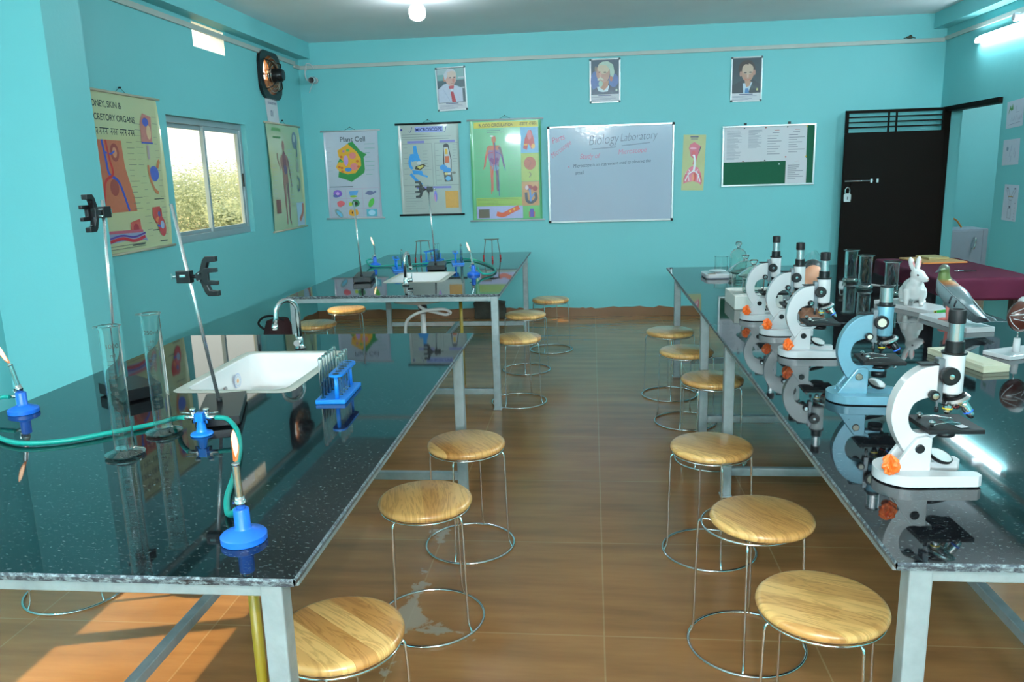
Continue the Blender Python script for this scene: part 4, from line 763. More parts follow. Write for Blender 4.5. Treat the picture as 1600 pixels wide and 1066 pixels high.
for i, (u, v, c) in enumerate([(-.255, .283, 0), (-.035, .285, 1), (.185, .286, 0), (.385, .285, 2), (-.26, -.052, 1), (-.035, -.05, 0), (.178, -.02, 3), (.385, -.02, 2)]):
    b = MB([pm('pin_black', lincol=(.02, .02, .02)), pm('pin_brown', lincol=(.2, .05, .03)), pm('pin_yellow', lincol=(.6, .42, .05)), pm('pin_red', lincol=(.5, .03, .02))][c]); b.M = GB; b.cyl((u, v, .012), (u, v, .022), .007, n=10)
    tag(b.build('push_pin'), 'tiny round push pin holding papers on the green notice board', 'pin', 'push pins on the notice board')
b = MB(M_PAPER); b.M = GB; b.ball((.115, -.09, .012), (.007, .012, .004), 10, 6); tag(b.build('paper_scrap'), 'tiny white scrap stuck on the bare green felt of the notice board', 'scrap')

# ---------------- three framed portraits
def portrait(label, cx, cz, w, h, draw, tilt=0.0):
    o = thing('framed_portrait', label, 'framed picture', group='framed portraits along the back wall'); o.matrix_world = on_back(cx, cz, .001) @ Matrix.Rotation(tilt, 4, 'Z')
    s = Chart(M_PAPER, Matrix()); s.poly([(-w / 2 + .01, -h / 2 + .01, .008), (w / 2 - .01, -h / 2 + .01, .008), (w / 2 - .01, h / 2 - .01, .008), (-w / 2 + .01, h / 2 - .01, .008)]); s.lay = 65
    draw(s); s.ink((90, 95, 130)); s.lines(-.07, .07, -.155, -.155, 1, 2, .009); s.ink((150, 155, 175)); s.lines(-.14, .14, -.17, -.205, 4, 6, .004)
    s.build('print', o); framed(o, w, h, .012, M_FRAME, pm('grey_corner_cap', lincol=(0.08, 0.12, 0.13), rough=.5), .014, .024)
U0, U1, V0, V1 = -.145, .145, -.138, .21
def p_one(s):
    s.ink((50, 70, 80)); s.rect(U0 - .004, U1 + .004, V0 - .004, V1 + .004); s.ink((120, 165, 165)); s.rect(U0, U1, .07, V1); s.ink((160, 185, 190)); s.rect(U0, .0, .15, V1); s.ink((60, 85, 95)); s.rect(U0, U1, V0, .09); s.ink((170, 185, 195)); s.rect(.08, U1, .105, .12); s.rect(.08, U1, -.0, .012)
    s.ink((185, 195, 215)); s.shape([(U0, V0), (U0, .0), (-.08, .05), (-.03, .06), (.06, .03), (.12, .0), (.12, V0)]); s.ink((165, 178, 205)); s.stroke([(-.09, .0), (-.02, -.13)], .006)
    s.ink((190, 130, 110)); s.ell(-.068, .105, .015, .028); s.shape([(-.03, .06), (.03, .05), (.03, .02), (.0, .01)]); s.ink((200, 160, 150)); s.ell(.0, .115, .062, .082); s.ink((205, 185, 175)); s.ell(.01, .15, .05, .045); s.ink((190, 195, 205)); s.shape([(-.065, .09), (-.075, .15), (-.03, .205), (.035, .20), (.06, .17), (.02, .185), (-.03, .175), (-.04, .12)])
    s.ink((80, 70, 75)); s.ell(-.005, .115, .012, .006); s.ell(.04, .115, .012, .006); s.ink((195, 130, 120)); s.ell(.028, .085, .012, .022); s.ink((150, 90, 90)); s.rect(.0, .045, .054, .058)
    s.ink((170, 45, 60)); s.shape([(-.03, .03), (.03, .03), (.025, .0), (-.02, .0)]); s.shape([(-.01, -.03), (.02, -.03), (.045, V0), (.0, V0)]); s.ink((215, 220, 230)); s.shape([(-.015, -.002), (.02, -.002), (.005, -.03)])
def p_two(s):
    s.ink((45, 65, 85)); s.rect(U0, U1, V0, V1); s.ink((70, 100, 160)); s.ell(-.10, -.0, .05, .10); s.ell(.09, .0, .05, .07); s.ink((35, 50, 80)); s.shape([(U0, V0), (U0, -.10), (-.07, -.06), (.05, -.05), (.13, -.10), (U1, V0)])
    s.ink((185, 205, 215)); s.shape([(-.085, -.06), (-.07, -.105), (-.02, -.115), (.03, -.11), (.045, -.05)]); s.ink((170, 120, 95)); s.shape([(-.06, .0), (.04, .0), (.03, -.06), (-.01, -.10), (-.05, -.07)]); s.ink((180, 135, 120)); s.ell(-.02, .08, .072, .10); s.ink((190, 175, 150)); s.ell(-.015, .13, .062, .06); s.ink((170, 110, 90)); s.ell(.065, .02, .016, .03)
    s.ink((165, 190, 175)); s.shape([(-.07, .15), (-.03, .19), (.03, .195), (.085, .16), (.10, .08), (.085, .03), (.055, .05), (.05, .11), (.02, .15), (-.03, .165)]); s.ink((120, 110, 100)); s.ell(-.095, .12, .012, .03); s.ink((70, 60, 60)); s.ell(-.055, .088, .014, .006); s.ell(.0, .085, .015, .006)
    s.ink((200, 150, 135)); s.ell(-.048, .06, .012, .03); s.ink((190, 190, 170)); s.shape([(-.08, .015), (-.045, .04), (-.01, .01), (-.02, .0), (-.045, .015), (-.075, .0)]); s.ink((160, 185, 170)); s.ell(-.045, -.03, .022, .032); s.ink((170, 190, 180)); s.ell(.12, -.10, .01, .012)
def p_three(s):
    s.ink((35, 50, 60)); s.rect(U0, U1, V0, V1); s.ink((22, 33, 45)); s.shape([(U0, V0), (U0, -.06), (-.03, -.0), (.06, .0), (U1, -.06), (U1, V0)]); s.ink((185, 205, 220)); s.shape([(-.035, -.04), (-.03, V0), (.02, V0), (.06, -.03)])
    s.ink((50, 35, 30)); s.ell(.0, .105, .085, .085); s.ink((180, 140, 120)); s.shape([(-.02, -.02), (.05, -.02), (.03, -.07), (.0, -.08)]); s.ell(.01, .06, .062, .085); s.ink((190, 165, 145)); s.ell(.01, .10, .058, .055); s.ink((175, 130, 115)); s.ell(-.06, .055, .012, .028); s.ell(.078, .065, .012, .028); s.ink((50, 35, 30)); s.shape([(-.055, .13), (-.04, .165), (.0, .18), (.02, .145), (-.02, .15)])
    s.ink((70, 60, 60)); s.ell(-.015, .065, .015, .006); s.ell(.038, .068, .015, .006); s.ink((200, 165, 150)); s.ell(.012, .035, .010, .022); s.ink((190, 100, 90)); s.curve([(-.02, .005), (.01, -.008), (.045, .008)], .006); s.ink((60, 120, 180)); s.shape([(-.01, -.09), (.02, -.09), (.03, V0), (-.015, V0)]); s.ink((190, 185, 120)); s.ell(.11, -.105, .009, .013)
portrait('framed portrait of a white-haired man in a white coat and red bow tie', -1.495, 2.51, .33, .455, p_one, .03)
portrait('framed portrait of a man with a white moustache and goatee', .151, 2.53, .325, .45, p_two)
portrait('framed portrait of a smiling man in a dark suit and blue tie', 1.613, 2.487, .32, .45, p_three)

# ---------------- papers on walls
s = Chart(M_PAPER, on_left(7.945, 2.285, .003)); s.grid(lambda a, c: (-.15 + .30 * a + .03 * (1 - c), -.115 + .23 * c, .006 * math.sin(a * 3.1)), 6, 4); s.lay = 60; s.ink((60, 80, 130)); s.write('EXHAUST FAN', .034, .01, .055, sx=.95); s.ink((110, 120, 150)); s.write('01', .085, -.01, -.06, sx=.9, weight=.001)
tag(s.build('paper_notice'), 'white paper notice reading EXHAUST FAN 01 below the fan', 'notice')
def drawing(label, y, z, w, h, fn, rot=0):
    s = Chart(pm('drawing_paper', lincol=(0.50, 0.56, 0.66), rough=.7), on_right(y, z) @ Matrix.Rotation(rot, 4, 'Z')); s.box((0, 0, 0), (w, h, .0008)); fn(s); tag(s.build('drawing_sheet'), label, 'drawing', 'pupil drawings on the right wall')
def dr1(s):
    s.ink((60, 130, 60)); s.shape([(-.10, .03), (-.08, .08), (-.06, .05), (-.04, .09), (-.03, .04), (-.06, .03), (-.08, .045), (-.11, -.0)]); s.ink((90, 100, 140))
    for a, c in ((-.06, -.06), (-.02, -.055), (.02, -.05), (.06, -.06), (.09, -.05)): s.stroke([(a, c), (a + .015, c + .04), (a + .03, c)], .003)
    s.stroke([(.02, .06), (.02, .01), (.07, .01)], .003); s.stroke([(-.1, -.085), (.1, -.075)], .003)
def dr2(s):
    s.ink((110, 140, 165)); s.ell(-.06, .03, .018, .018); s.ink((130, 150, 180))
    for a, c in ((.0, .03), (-.02, -.02), (.05, .0), (.0, -.06), (.07, -.03)): s.stroke([(a, c - .02), (a + .008, c + .03)], .006)
def dr3(s):
    s.ink((80, 85, 110))
    for sg in (-1, 1): s.stroke([(sg * .012, .06), (sg * .05, .12), (sg * .075, .11), (sg * .035, .045), (sg * .012, .06)], .004); s.ell(sg * .062, .122, .014, .006)
    for a, c in ((.0, .04), (-.018, .04)): pass
    s.stroke([(-.03, .05), (.03, .05), (.028, .025), (-.028, .025), (-.03, .05)], .004); s.stroke([(-.015, .02), (.015, .02), (.015, -.03), (-.015, -.03), (-.015, .02)], .003); s.ell(.0, -.035, .015, .01); s.stroke([(-.025, -.05), (.025, -.05), (.028, -.13), (-.028, -.13), (-.025, -.05)], .004); s.ink((190, 150, 80)); s.rect(-.035, .035, .05, .058); s.ink((80, 85, 110)); s.ell(.085, .0, .005, .005)
    for k in range(5): s.rect(.078, .088, -.04 - k * .025, -.036 - k * .025)
drawing('pupil drawing with a green sketch, topmost paper on the right wall', 7.33, 1.972, .27, .225, dr1, .06)
drawing('faint pupil drawing, middle paper on the right wall', 7.335, 1.655, .27, .215, dr2, .03)
drawing('pupil drawing of a forked tube, lowest paper on the right wall beside the doorway', 7.265, 1.23, .235, .305, dr3, -.02)

# ================================================================== WALL FITTINGS
t = thing('exhaust_fan', 'black exhaust fan in a square hole high on the left wall', 'fan', (XL + .004, 7.94, 2.615))
b = MB(M_BLACK); ou = [(.285, .11), (.11, .235), (-.11, .235), (-.285, .11), (-.285, -.11), (-.11, -.235), (.11, -.235), (.285, -.11)]
oo = [(.25 * math.cos(a), .21 * math.sin(a)) for a in [2 * PI * (k + .5) / 8 for k in range(8)]]; oo = [(y * 1.02, z * 1.0) for y, z in oo]
n = 32; inn = [(.205 * math.cos(2 * PI * k / n), .185 * math.sin(2 * PI * k / n)) for k in range(n)]
def octp(k, n, hy=.262, hz=.225, ch=.08):
    a = 2 * PI * k / n; c, s_ = math.cos(a), math.sin(a); r = min(hy / max(1e-6, abs(c)), hz / max(1e-6, abs(s_)), (hy + hz - ch) / max(1e-6, abs(c) + abs(s_))); return (r * c, r * s_)
rg = [[b.P((x, *p)) for p in P] for x, P in ((0, [octp(k, n) for k in range(n)]), (.03, [octp(k, n) for k in range(n)]), (.03, inn), (-.06, inn))]
for a, c in zip(rg, rg[1:]): b.skin(a, c, False)
b.skin(rg[-1], rg[0], False); b.build('frame', t)
b = MB(M_BLACK); b.lathe([(0, -.02), (.06, -.02), (.066, .0), (.066, .10), (.05, .125), (0, .13)], axis=(1, 0, 0)); b.build('motor', t, loc=(.03, 0, 0))
for k in range(5):
    b = MB(pm('rust_brown_blade', lincol=(.45, .19, .08), rough=.5)); a0 = 2 * PI * k / 5 + .3
    def bl(u, v, a0=a0): r = .055 + .12 * u; a = a0 + (v - .5) * (.55 + .35 * u); return (-.02 + .05 * (v - .5), r * math.cos(a), r * math.sin(a) * .92)
    b.grid(bl, 4, 5); b.build('blade', t, solid=.002)
for k in range(4): b = MB(M_BLACK); a = PI / 4 + k * PI / 2; c, s_ = math.cos(a), math.sin(a); b.tube([(.03, .215 * c, .195 * s_), (.085, .18 * c, .165 * s_), (.11, .06 * c, .06 * s_)], .007, 8); b.build('motor_bracket', t)
b = MB(M_CHROME)
for rr in (.10, .14, .175): b.tube([(.045 + (.19 - rr) * .2, rr * math.cos(a), rr * .93 * math.sin(a)) for a in [2 * PI * k / 36 for k in range(36)]], .002, 6, True)
b.build('wire_guard', t)
t = thing('security_camera', 'small white security camera in the back left corner', 'camera', (-3.0, YB, 2.655))
b = MB(M_WHITE); b.cyl((0, 0, 0), (0, -.02, 0), .035); b.cyl((0, -.02, 0), (.0, -.07, .0), .01); b.build('mount', t)
b = MB(M_WHITE); b.lathe([(0, 0), (.03, 0), (.035, .01), (.035, .11), (.030, .115)], (0, -.06, 0), axis=(.12, -1, -.12)); b.use(M_BLACK); b.lathe([(.031, .110), (.024, .108), (0, .112)], (0, -.06, 0), axis=(.12, -1, -.12)); b.build('camera_body', t)
b = MB(M_WHITE); b.tube(spline([(-.02, -.012, -.02), (-.06, -.01, -.09), (-.075, -.01, -.13)], 6), .004, 8); b.tube(spline([(-.09, -.02, .10), (-.08, -.03, .17), (-.03, -.03, .165), (.0, -.02, .12)], 6), .006, 8); b.tube(spline([(-.10, -.02, .12), (-.10, -.03, .05), (-.085, -.02, .0)], 6), .007, 8); b.build('cable', t)
b = MB(pm('dusty_brown_wire', lincol=(.05, .05, .03), rough=.8)); b.ball((3.206, YB - .018, 2.828), (.035, .012, .013)); b.ball((3.215, YB - .018, 2.84), (.015, .01, .012)); b.tube([(3.17, YB - .018, 2.824), (3.15, YB - .018, 2.822)], .004, 6); b.tube([(3.23, YB - .018, 2.83), (3.265, YB - .018, 2.82)], .004, 6)
tag(b.build('wire_clump'), 'small brown clump of wire on top of the trunking near the back right corner', 'wire')

# ================================================================== FLOOR THINGS
b = MB(pm('dark_weathered_cement', lincol=(.045, .045, .035), rough=.95, var=.6, vscale=9, bump=1.0, bscale=25))
def blk(u, v): pass
rnd = random.Random(11); out = []
for (a, c) in ((0, 0), (.35, 0), (.35, .10), (.34, .15), (.36, .19), (.25, .20), (.17, .19), (.09, .205), (-.01, .20), (.0, .1)): out.append((a - .175 + rnd.uniform(-.008, .008), max(0, c + (rnd.uniform(-.008, .008) if c else 0))))
b.prism([(x - 1.15, z) for x, z in out], YB - .13, YB - .014, 'y'); tag(b.build('cement_block', bevel=.012), 'dark rough cement block on the floor against the back wall', 'block')
t = thing('bag', 'dark maroon bag with a black strap on the floor below the window', 'bag', (-2.76, 6.62, 0))
b = MB(pm('maroon_bag_cloth', lincol=(.035, .008, .010), rough=.8, bump=.3)); b.grid(lambda u, v: ((.13 + .02 * math.sin(v * 3)) * math.cos(2 * PI * u) * (1 - .25 * v ** 3), (.10 + .02 * math.sin(v * 3)) * math.sin(2 * PI * u) * (1 - .35 * v ** 3), .40 * v + .012 * math.sin(9 * u)), 28, 10); b.poly([(.10 * math.cos(2 * PI * k / 28), .07 * math.sin(2 * PI * k / 28), .398 + .012 * math.sin(9 * k / 28)) for k in range(28)]); b.poly([(.13 * math.cos(2 * PI * k / 28), .10 * math.sin(2 * PI * k / 28), .001) for k in range(28)]); b.build('bag_body', t)
b = MB(M_BLACKM); b.tube(spline([(-.10, -.02, .30), (-.155, -.05, .37), (-.10, -.06, .43), (.0, -.06, .44), (.08, -.05, .40)], 6), .010, 8); b.build('strap', t)

# ================================================================== BENCH-TOP THINGS
ZL, ZB, ZR = .80, .815, .80
def stand(label, loc, rz, base_d, rod_xy, lean, rod_h, clamp_h, crz, bh=.036):
    """retort stand: black slab, steel rod, black four-prong clamp on a bosshead"""
    o = thing('retort_stand', label, 'stand', loc, rz, None)
    b = MB(M_BLACK); b.box((0, 0, .003 + bh / 2), (base_d[0], base_d[1], bh - .006)); 
    for sx in (-1, 1):
        for sy in (-1, 1): b.cyl((sx * base_d[0] * .4, sy * base_d[1] * .4, 0), (sx * base_d[0] * .4, sy * base_d[1] * .4, .005), .008, n=10)
    b.build('base', o, bevel=.003)
    p0 = Vector((rod_xy[0], rod_xy[1], bh - .004)); p1 = p0 + Vector((lean[0], lean[1], rod_h))
    b = MB(M_ROD); b.cyl(p0, p1, .0062, n=14); b.use(M_BLACK).cyl(p0, p0 + Vector((0, 0, .022)), .010); b.build('rod', o)
    if clamp_h is None: return o
    c = p0 + (p1 - p0) * (clamp_h / rod_h); Mc = Matrix.Translation(c) @ Matrix.Rotation(crz, 4, 'Z')
    b = MB(M_BLACK); b.M = Mc; b.box((-.012, -.004, 0), (.05, .03, .042)); b.use(M_CHROME).cyl((-.037, -.004, 0), (-.058, -.004, 0), .004); b.box((-.060, -.004, 0), (.004, .004, .022)); b.box((-.012, -.0195, .004), (.022, .004, .01)); b.build('bosshead', o, bevel=.002)
    b = MB(M_BLACK); b.M = Mc; b.cyl((.01, 0, 0), (.045, 0, 0), .007)
    b.prism([(.03, -.012), (.045, -.02), (.058, -.056), (.068, -.068), (.105, -.068), (.105, -.050), (.076, -.048), (.064, -.016), (.064, .016), (.076, .048), (.105, .050), (.105, .068), (.068, .068), (.058, .056), (.045, .02), (.03, .012)], -.011, .011, 'y')
    b.prism([(.055, -.008), (.066, -.028), (.112, -.028), (.112, -.014), (.080, -.012), (.080, .014), (.112, .016), (.112, .030), (.066, .030), (.055, .010)], -.022, -.008, 'y')
    b.use(M_CHROME).cyl((.05, -.03, .012), (.05, .03, .012), .003); b.cyl((.05, -.03, -.012), (.05, .03, -.012), .003); b.build('clamp_jaw', o, bevel=.002)
    return o
stand('retort stand with a black four-prong clamp beside the left foreground sink', (-1.295, 2.555, ZL), math.radians(20), (.142, .33), (-.012, .04), (-.090, .032), .70, .452, math.radians(-20), .036)
stand('retort stand with a black clamp at the top of its rod, by the left pillar', (-1.780, 2.80, ZL), math.radians(56), (.147, .225), (-.012, .082), (.020, -.029), .70, .655, math.radians(-145), .050)
stand('bare-rod retort stand beside the burner on the far left bench', (-1.775, 6.02, ZB), math.radians(10), (.135, .35), (-.005, -.13), (-.02, .0), .57, None, 0, .045)
stand('retort stand with a clamp in front of the MICROSCOPE chart on the far left bench', (-1.330, 6.71, ZB), math.radians(8), (.150, .34), (-.005, -.13), (-.03, 0), .67, .635, math.radians(174), .045)

def cylinder(label, loc, rz, lines):
    o = thing('measuring_cylinder', label, 'measuring cylinder', loc, rz, 'glass measuring cylinders')
    b = MB(thin_glass('pale_foot_glass', (.84, .92, .88), 1.0, .06, .26)); b.lathe([(0, 0), (.05, .0), (.057, .006), (.057, .010), (.052, .013), (.036, .018), (.029, .0225), (0, .0225)], n=40); b.build('foot', o)
    b = MB(M_GLASS); b.lathe([(0, .0228), (.0285, .0228), (.0285, .385), (.0315, .396), (.0305, .3975), (.0268, .385), (.0268, .0255), (0, .0255)], n=40)
    b.use(M_GLASS2); b.tube([((.0322 + (.008 if abs(math.atan2(math.sin(2 * PI * k / 40 - 3.6), math.cos(2 * PI * k / 40 - 3.6))) < .3 else 0)) * math.cos(2 * PI * k / 40), (.0322 + (.008 if abs(math.atan2(math.sin(2 * PI * k / 40 - 3.6), math.cos(2 * PI * k / 40 - 3.6))) < .3 else 0)) * math.sin(2 * PI * k / 40), .398) for k in range(40)], .0018, 8, True); b.build('glass_tube', o)
    b = MB(pm('brown_black_print', lincol=(.035, .03, .02), rough=.5))
    for k in range(20):
        z = .06 + k * .0125; a0 = -.55; n_ = 10 if k % 5 == 0 else 6
        b.grid(lambda u, v, z=z, n_=n_: (.0288 * math.cos(a0 - PI / 2 + .35 + u * n_ * .1), .0288 * math.sin(a0 - PI / 2 + .35 + u * n_ * .1), z + v * .0009), n_, 1)
    def arc_text(tx, size, z, a):
        q = MB(b.mats[0]); q.text(tx, size, 0, 0); k0 = len(b.v)
        for p in q.v: an = a + p[0] / .0289; b.P((.0289 * math.cos(an), .0289 * math.sin(an), z + p[1]))
        for f in q.f: b.F([i + k0 for i in f], False)
    for k, tx in enumerate(lines): arc_text(tx, .016 if k else .019, .335 - k * .026, -PI / 2 + .45)
    for k in range(8): arc_text(str(10 * (9 - k)) if len(lines) > 2 else str(25 * (9 - k)), .014, .245 - k * .025, -PI / 2 + .2)
    b.build('graduation', o)
    return o
cylinder('glass measuring cylinder nearest the camera on the left foreground bench', (-1.406, 2.14, ZL), .2, ['1000', 'ml'])
cylinder('glass measuring cylinder behind the nearer one, beside the green hose', (-1.396, 2.345, ZL), 0, ['250ml', 'in', '20°C'])

def flame(o, z, h, lean, big=1.0):
    b = MB(M_FLAME); L = Vector(lean)
    b.lathe([(0, 0), (.0050, .003), (.0070 * big, h * .22), (.0082 * big, h * .42), (.0074 * big, h * .65), (.0048 * big, h * .85), (0, h)], (0, 0, z), n=14)
    b.v = [tuple(Vector(p) + L * ((p[2] - z) / h) + L.orthogonal() * .10 * math.sin((p[2] - z) / h * 5)) for p in b.v]
    f = b.build('flame', o); 
    b = MB(M_FLAMEC); b.lathe([(0, h * .12), (.0042 * big, h * .28), (.0062 * big, h * .48), (.0058 * big, h * .70), (.0036 * big, h * .87), (0, h * .97)], (0, 0, z), n=12)
    b.v = [tuple(Vector(p) + L * ((p[2] - z) / h) + L.orthogonal() * .10 * math.sin((p[2] - z) / h * 5) ) for p in b.v]
    b.build('flame_core', f)
    return f
def burner(label, loc, lean, flean, rz, fh=.085):
    o = thing('bunsen_burner', label, 'burner', loc, rz, 'lit blue burners')
    b = MB(M_BLUE); b.lathe([(0, 0), (.050, 0), (.0515, .002), (.0515, .015), (.049, .018), (.020, .030), (.0175, .034), (.0175, .074), (.016, .077), (0, .077)], n=36); b.build('base', o)
    top = Vector((lean[0], lean[1], .108)) + Vector((0, 0, .075))
    b = MB(M_CHROME); p0 = Vector((0, 0, .074)); b.cyl(p0, top, .0085, n=16, cap=False); b.cyl(p0, p0 + (top - p0) * .28, .0105, n=16); b.cyl(p0 + (top - p0) * .10, p0 + (top - p0) * .2, .0125, n=16); b.cyl(top - (top - p0) * .05, top, .0088, n=16); b.use(M_BLACK).cyl(p0 + (top - p0) * .5, top - Vector((0, 0, .004)), .0075); b.build('burner_tube', o)
    b = MB(M_CHROME); b.cyl((-.0, 0, .06), (-.034, .0, .064), .006); b.cyl((-.018, 0, .068), (-.018, 0, .085), .0045); b.box((-.018, 0, .089), (.004, .026, .008)); b.build('gas_inlet', o)
    flame(o, .0, fh, flean).location = top + Vector((0, 0, .003))
    return o
burner('lit blue burner at the front corner of the left foreground bench', (-.793, 1.60, ZL), (-.007, .0), (.020, 0, 0), math.radians(-50))
burner('lit blue burner at the far left edge of the foreground bench', (-2.058, 2.57, ZL), (-.020, 0), (-.035, 0, 0), math.radians(20), .075)
burner('lit blue burner near the left end of the far left bench', (-1.955, 7.0, ZB), (.0, 0), (-.025, 0, 0), 0, .075)
burner('lit blue burner near the right edge of the far left bench', (-.940, 6.22, ZB), (-.02, 0), (-.03, 0, 0), 0, .075)
t = thing('gas_tap', 'small blue two-way gas tap with silver levers between the green hoses', 'gas tap', (-1.262, 2.335, ZL + .0), math.radians(3))
b = MB(M_BLUEP); b.lathe([(0, 0), (.034, 0), (.036, .003), (.034, .007), (.018, .012), (.0145, .024), (.0145, .030), (.011, .042), (.011, .046), (0, .046)], n=28); b.box((0, 0, .060), (.026, .024, .028)); b.build('tap_body', t, bevel=.001)
b = MB(M_CHROME)
for sx in (-1, 1): b.cyl((sx * .013, 0, .058), (sx * .05, 0, .058), .0065); b.cyl((sx * .022, 0, .040), (sx * .022, 0, .082), .006); b.cyl((sx * .03, 0, .072), (sx * .062, .0, .075), .0022); b.cyl((sx * .022, 0, .081), (sx * .022, 0, .088), .009)
b.build('cock_lever', t)
def hose(label, pts, r=.0078):
    b = MB(M_HOSE); b.tube(spline(pts, 10), r, 12); return tag(b.build('hose'), label, 'hose', 'green rubber gas hoses')
hz = ZL + .0105
hose('green rubber hose running from the left burner to the blue gas tap', [(-2.092, 2.555, ZL + .064), (-2.13, 2.55, ZL + .06), (-2.15, 2.49, ZL + .035), (-2.09, 2.39, hz), (-1.97, 2.30, hz), (-1.81, 2.215, hz), (-1.675, 2.235, hz), (-1.56, 2.325, hz), (-1.47, 2.41, hz), (-1.405, 2.43, hz + .012), (-1.355, 2.37, ZL + .045), (-1.313, 2.333, ZL + .058)])
hose('green rubber hose curving from the blue gas tap to the front corner burner', [(-1.211, 2.337, ZL + .058), (-1.17, 2.335, ZL + .052), (-1.115, 2.28, ZL + .03), (-1.055, 2.16, hz), (-.985, 1.97, hz), (-.935, 1.82, hz), (-.893, 1.73, hz), (-.862, 1.685, hz + .012), (-.835, 1.645, ZL + .045), (-.815, 1.622, ZL + .063)])
hose('green rubber hose across the far left bench behind its sink', [(-1.99, 7.0, ZB + .064), (-2.02, 6.97, ZB + .055), (-1.95, 6.85, hz + .015), (-1.76, 6.70, hz + .015), (-1.60, 6.82, hz + .015), (-1.40, 7.03, hz + .03), (-1.30, 7.30, hz + .06), (-1.12, 7.38, hz + .03), (-.90, 6.95, hz + .015), (-.80, 6.5, hz + .015), (-.78, 6.2, hz + .015), (-.85, 6.08, hz + .03), (-.93, 6.19, ZB + .064), (-.95, 6.22, ZB + .064)] if 0 else [(-1.99, 7.0, ZB + .064), (-2.02, 6.96, ZB + .05), (-1.95, 6.88, hz + .016), (-1.78, 6.92, hz + .016), (-1.58, 6.99, hz + .016), (-1.40, 7.08, hz + .016), (-1.28, 7.30, hz + .016), (-1.12, 7.30, hz + .016), (-.90, 6.85, hz + .016), (-.79, 6.45, hz + .016), (-.80, 6.2, hz + .016), (-.86, 6.12, hz + .03), (-.906, 6.205, ZB + .063)])

# test tube racks
def rack(label, loc, rz):
    o = thing('test_tube_rack', label, 'test tube rack', loc, rz, 'blue plastic test tube racks')
    b = MB(M_BLUEP); b.bx(-.055, .055, -.125, .125, 0, .016); b.build('base', o, bevel=.003)
    b = MB(M_BLUEP); w, L_ = .026, .118; pts = []
    for k in range(9): a = -PI / 2 - PI / 2 + PI * k / 8; pts.append((.02 + w * math.cos(a), -L_ + w + w * math.sin(a)))
    for k in range(9): a = PI * k / 8; pts.append((.02 + w * math.cos(a), L_ - w + w * math.sin(a)))
    b.prism(pts, .098, .106, 'z'); b.use(M_BLACK)
    for k in range(6): y = -.094 + k * .0376; b.lathe([(0, .1064), (.0125, .1064)], (.02, y, 0), n=18)
    b.build('top_plate', o)
    for sy in (-1, 1): b = MB(M_BLUEP); b.cyl((.02, sy * .100, .014), (.02, sy * .100, .100), .008, .007, n=14); b.build('upright', o)
    b = MB(M_BLUEP)
    for k in range(6): y = -.094 + k * .0376; b.cyl((-.034, y, .014), (-.034, y, .075), .0045, .003, n=10)
    b.build('drying_peg', o)
    return o
def tube_mesh():
    b = MB(M_GLASS); b.lathe([(.0098, 0), (.0092, .003), (.0085, .006), (.0085, .142), (.0078, .147), (.006, .1505), (.003, .152), (0, .1525)], n=18); b.lathe([(0, .1508), (.005, .149), (.0066, .146), (.0073, .141), (.0073, .002), (.0098, 0)], n=18); return b
RK = (-.953, 2.80, ZL); RR = math.radians(3)
rack('blue plastic test tube rack beside the left foreground sink', RK, RR)
tm = None
def put_tube(rk, rr, x, y, z, lab, grp):
    global tm
    p = Matrix.Rotation(rr, 3, 'Z') @ Vector((x, y, z)) + Vector(rk)
    if tm is None: tm = tube_mesh().build('test_tube'); q = tm
    else: q = tm.copy(); C.objects.link(q)
    q.location = p; tag(q, lab, 'test tube', grp)
for k in range(6): put_tube(RK, RR, -.034, -.094 + k * .0376, .0165, 'glass test tube upside down on a drying peg of the front blue rack', 'tubes on the pegs of the front rack')
for k in range(1, 5): put_tube(RK, RR, .02, -.094 + k * .0376, .0165, 'glass test tube upside down through the top plate of the front blue rack', 'tubes in the holes of the front rack')
for i, (x, y, r, lab) in enumerate([(-1.655, 6.66, .3 + PI, 'blue test tube rack at the left corner of the far sink'), (-1.47, 7.25, PI - .25, 'blue test tube rack behind the middle of the far left bench'), (-1.21, 7.08, PI + .2, 'blue test tube rack full of tubes beside the right far burner')]):
    rack(lab, (x, y, ZB), r)
    for k in (range(1, 4) if i < 2 else range(6)): put_tube((x, y, ZB), r, -.034, -.094 + k * .0376, .0165, ['glass test tube on the far rack at the left corner of the sink', 'glass test tube on the middle far rack', 'glass test tube on the far rack beside the burner'][i], 'tubes of the far racks %d' % i)
def tripod(label, loc, rz):
    o = thing('tripod', label, 'tripod', loc, rz, 'iron tripods on the far bench')
    b = MB(pm('dull_iron', lincol=(.20, .21, .19), rough=.5, metal=.4)); b.prism([(.085 * math.cos(a), .085 * math.sin(a)) for a in (PI / 2, PI / 2 + 2.0944, PI / 2 + 4.1888)], .180, .188, 'z'); b.build('top_plate', o, bevel=.006)
    for k in range(3):
        a = PI / 2 + 2.0944 * k; p = Vector((.065 * math.cos(a), .065 * math.sin(a), .18)); q = Vector((.09 * math.cos(a), .09 * math.sin(a), .03)); b = MB(pm('dull_iron')); b.cyl(p, q, .0045, n=8); g = b.build('leg', o)
        b = MB(pm('red_rubber', lincol=(.45, .03, .03), rough=.5)); b.cyl(q + Vector((0, 0, .006)), Vector((q.x * 1.03, q.y * 1.03, 0)), .0075, n=10); b.build('rubber_foot', g)
tripod('iron tripod with red feet behind the middle of the far left bench', (-1.60, 7.40, ZB), .4)
tripod('iron tripod with red feet at the right back of the far left bench', (-.935, 7.40, ZB), 1.2)

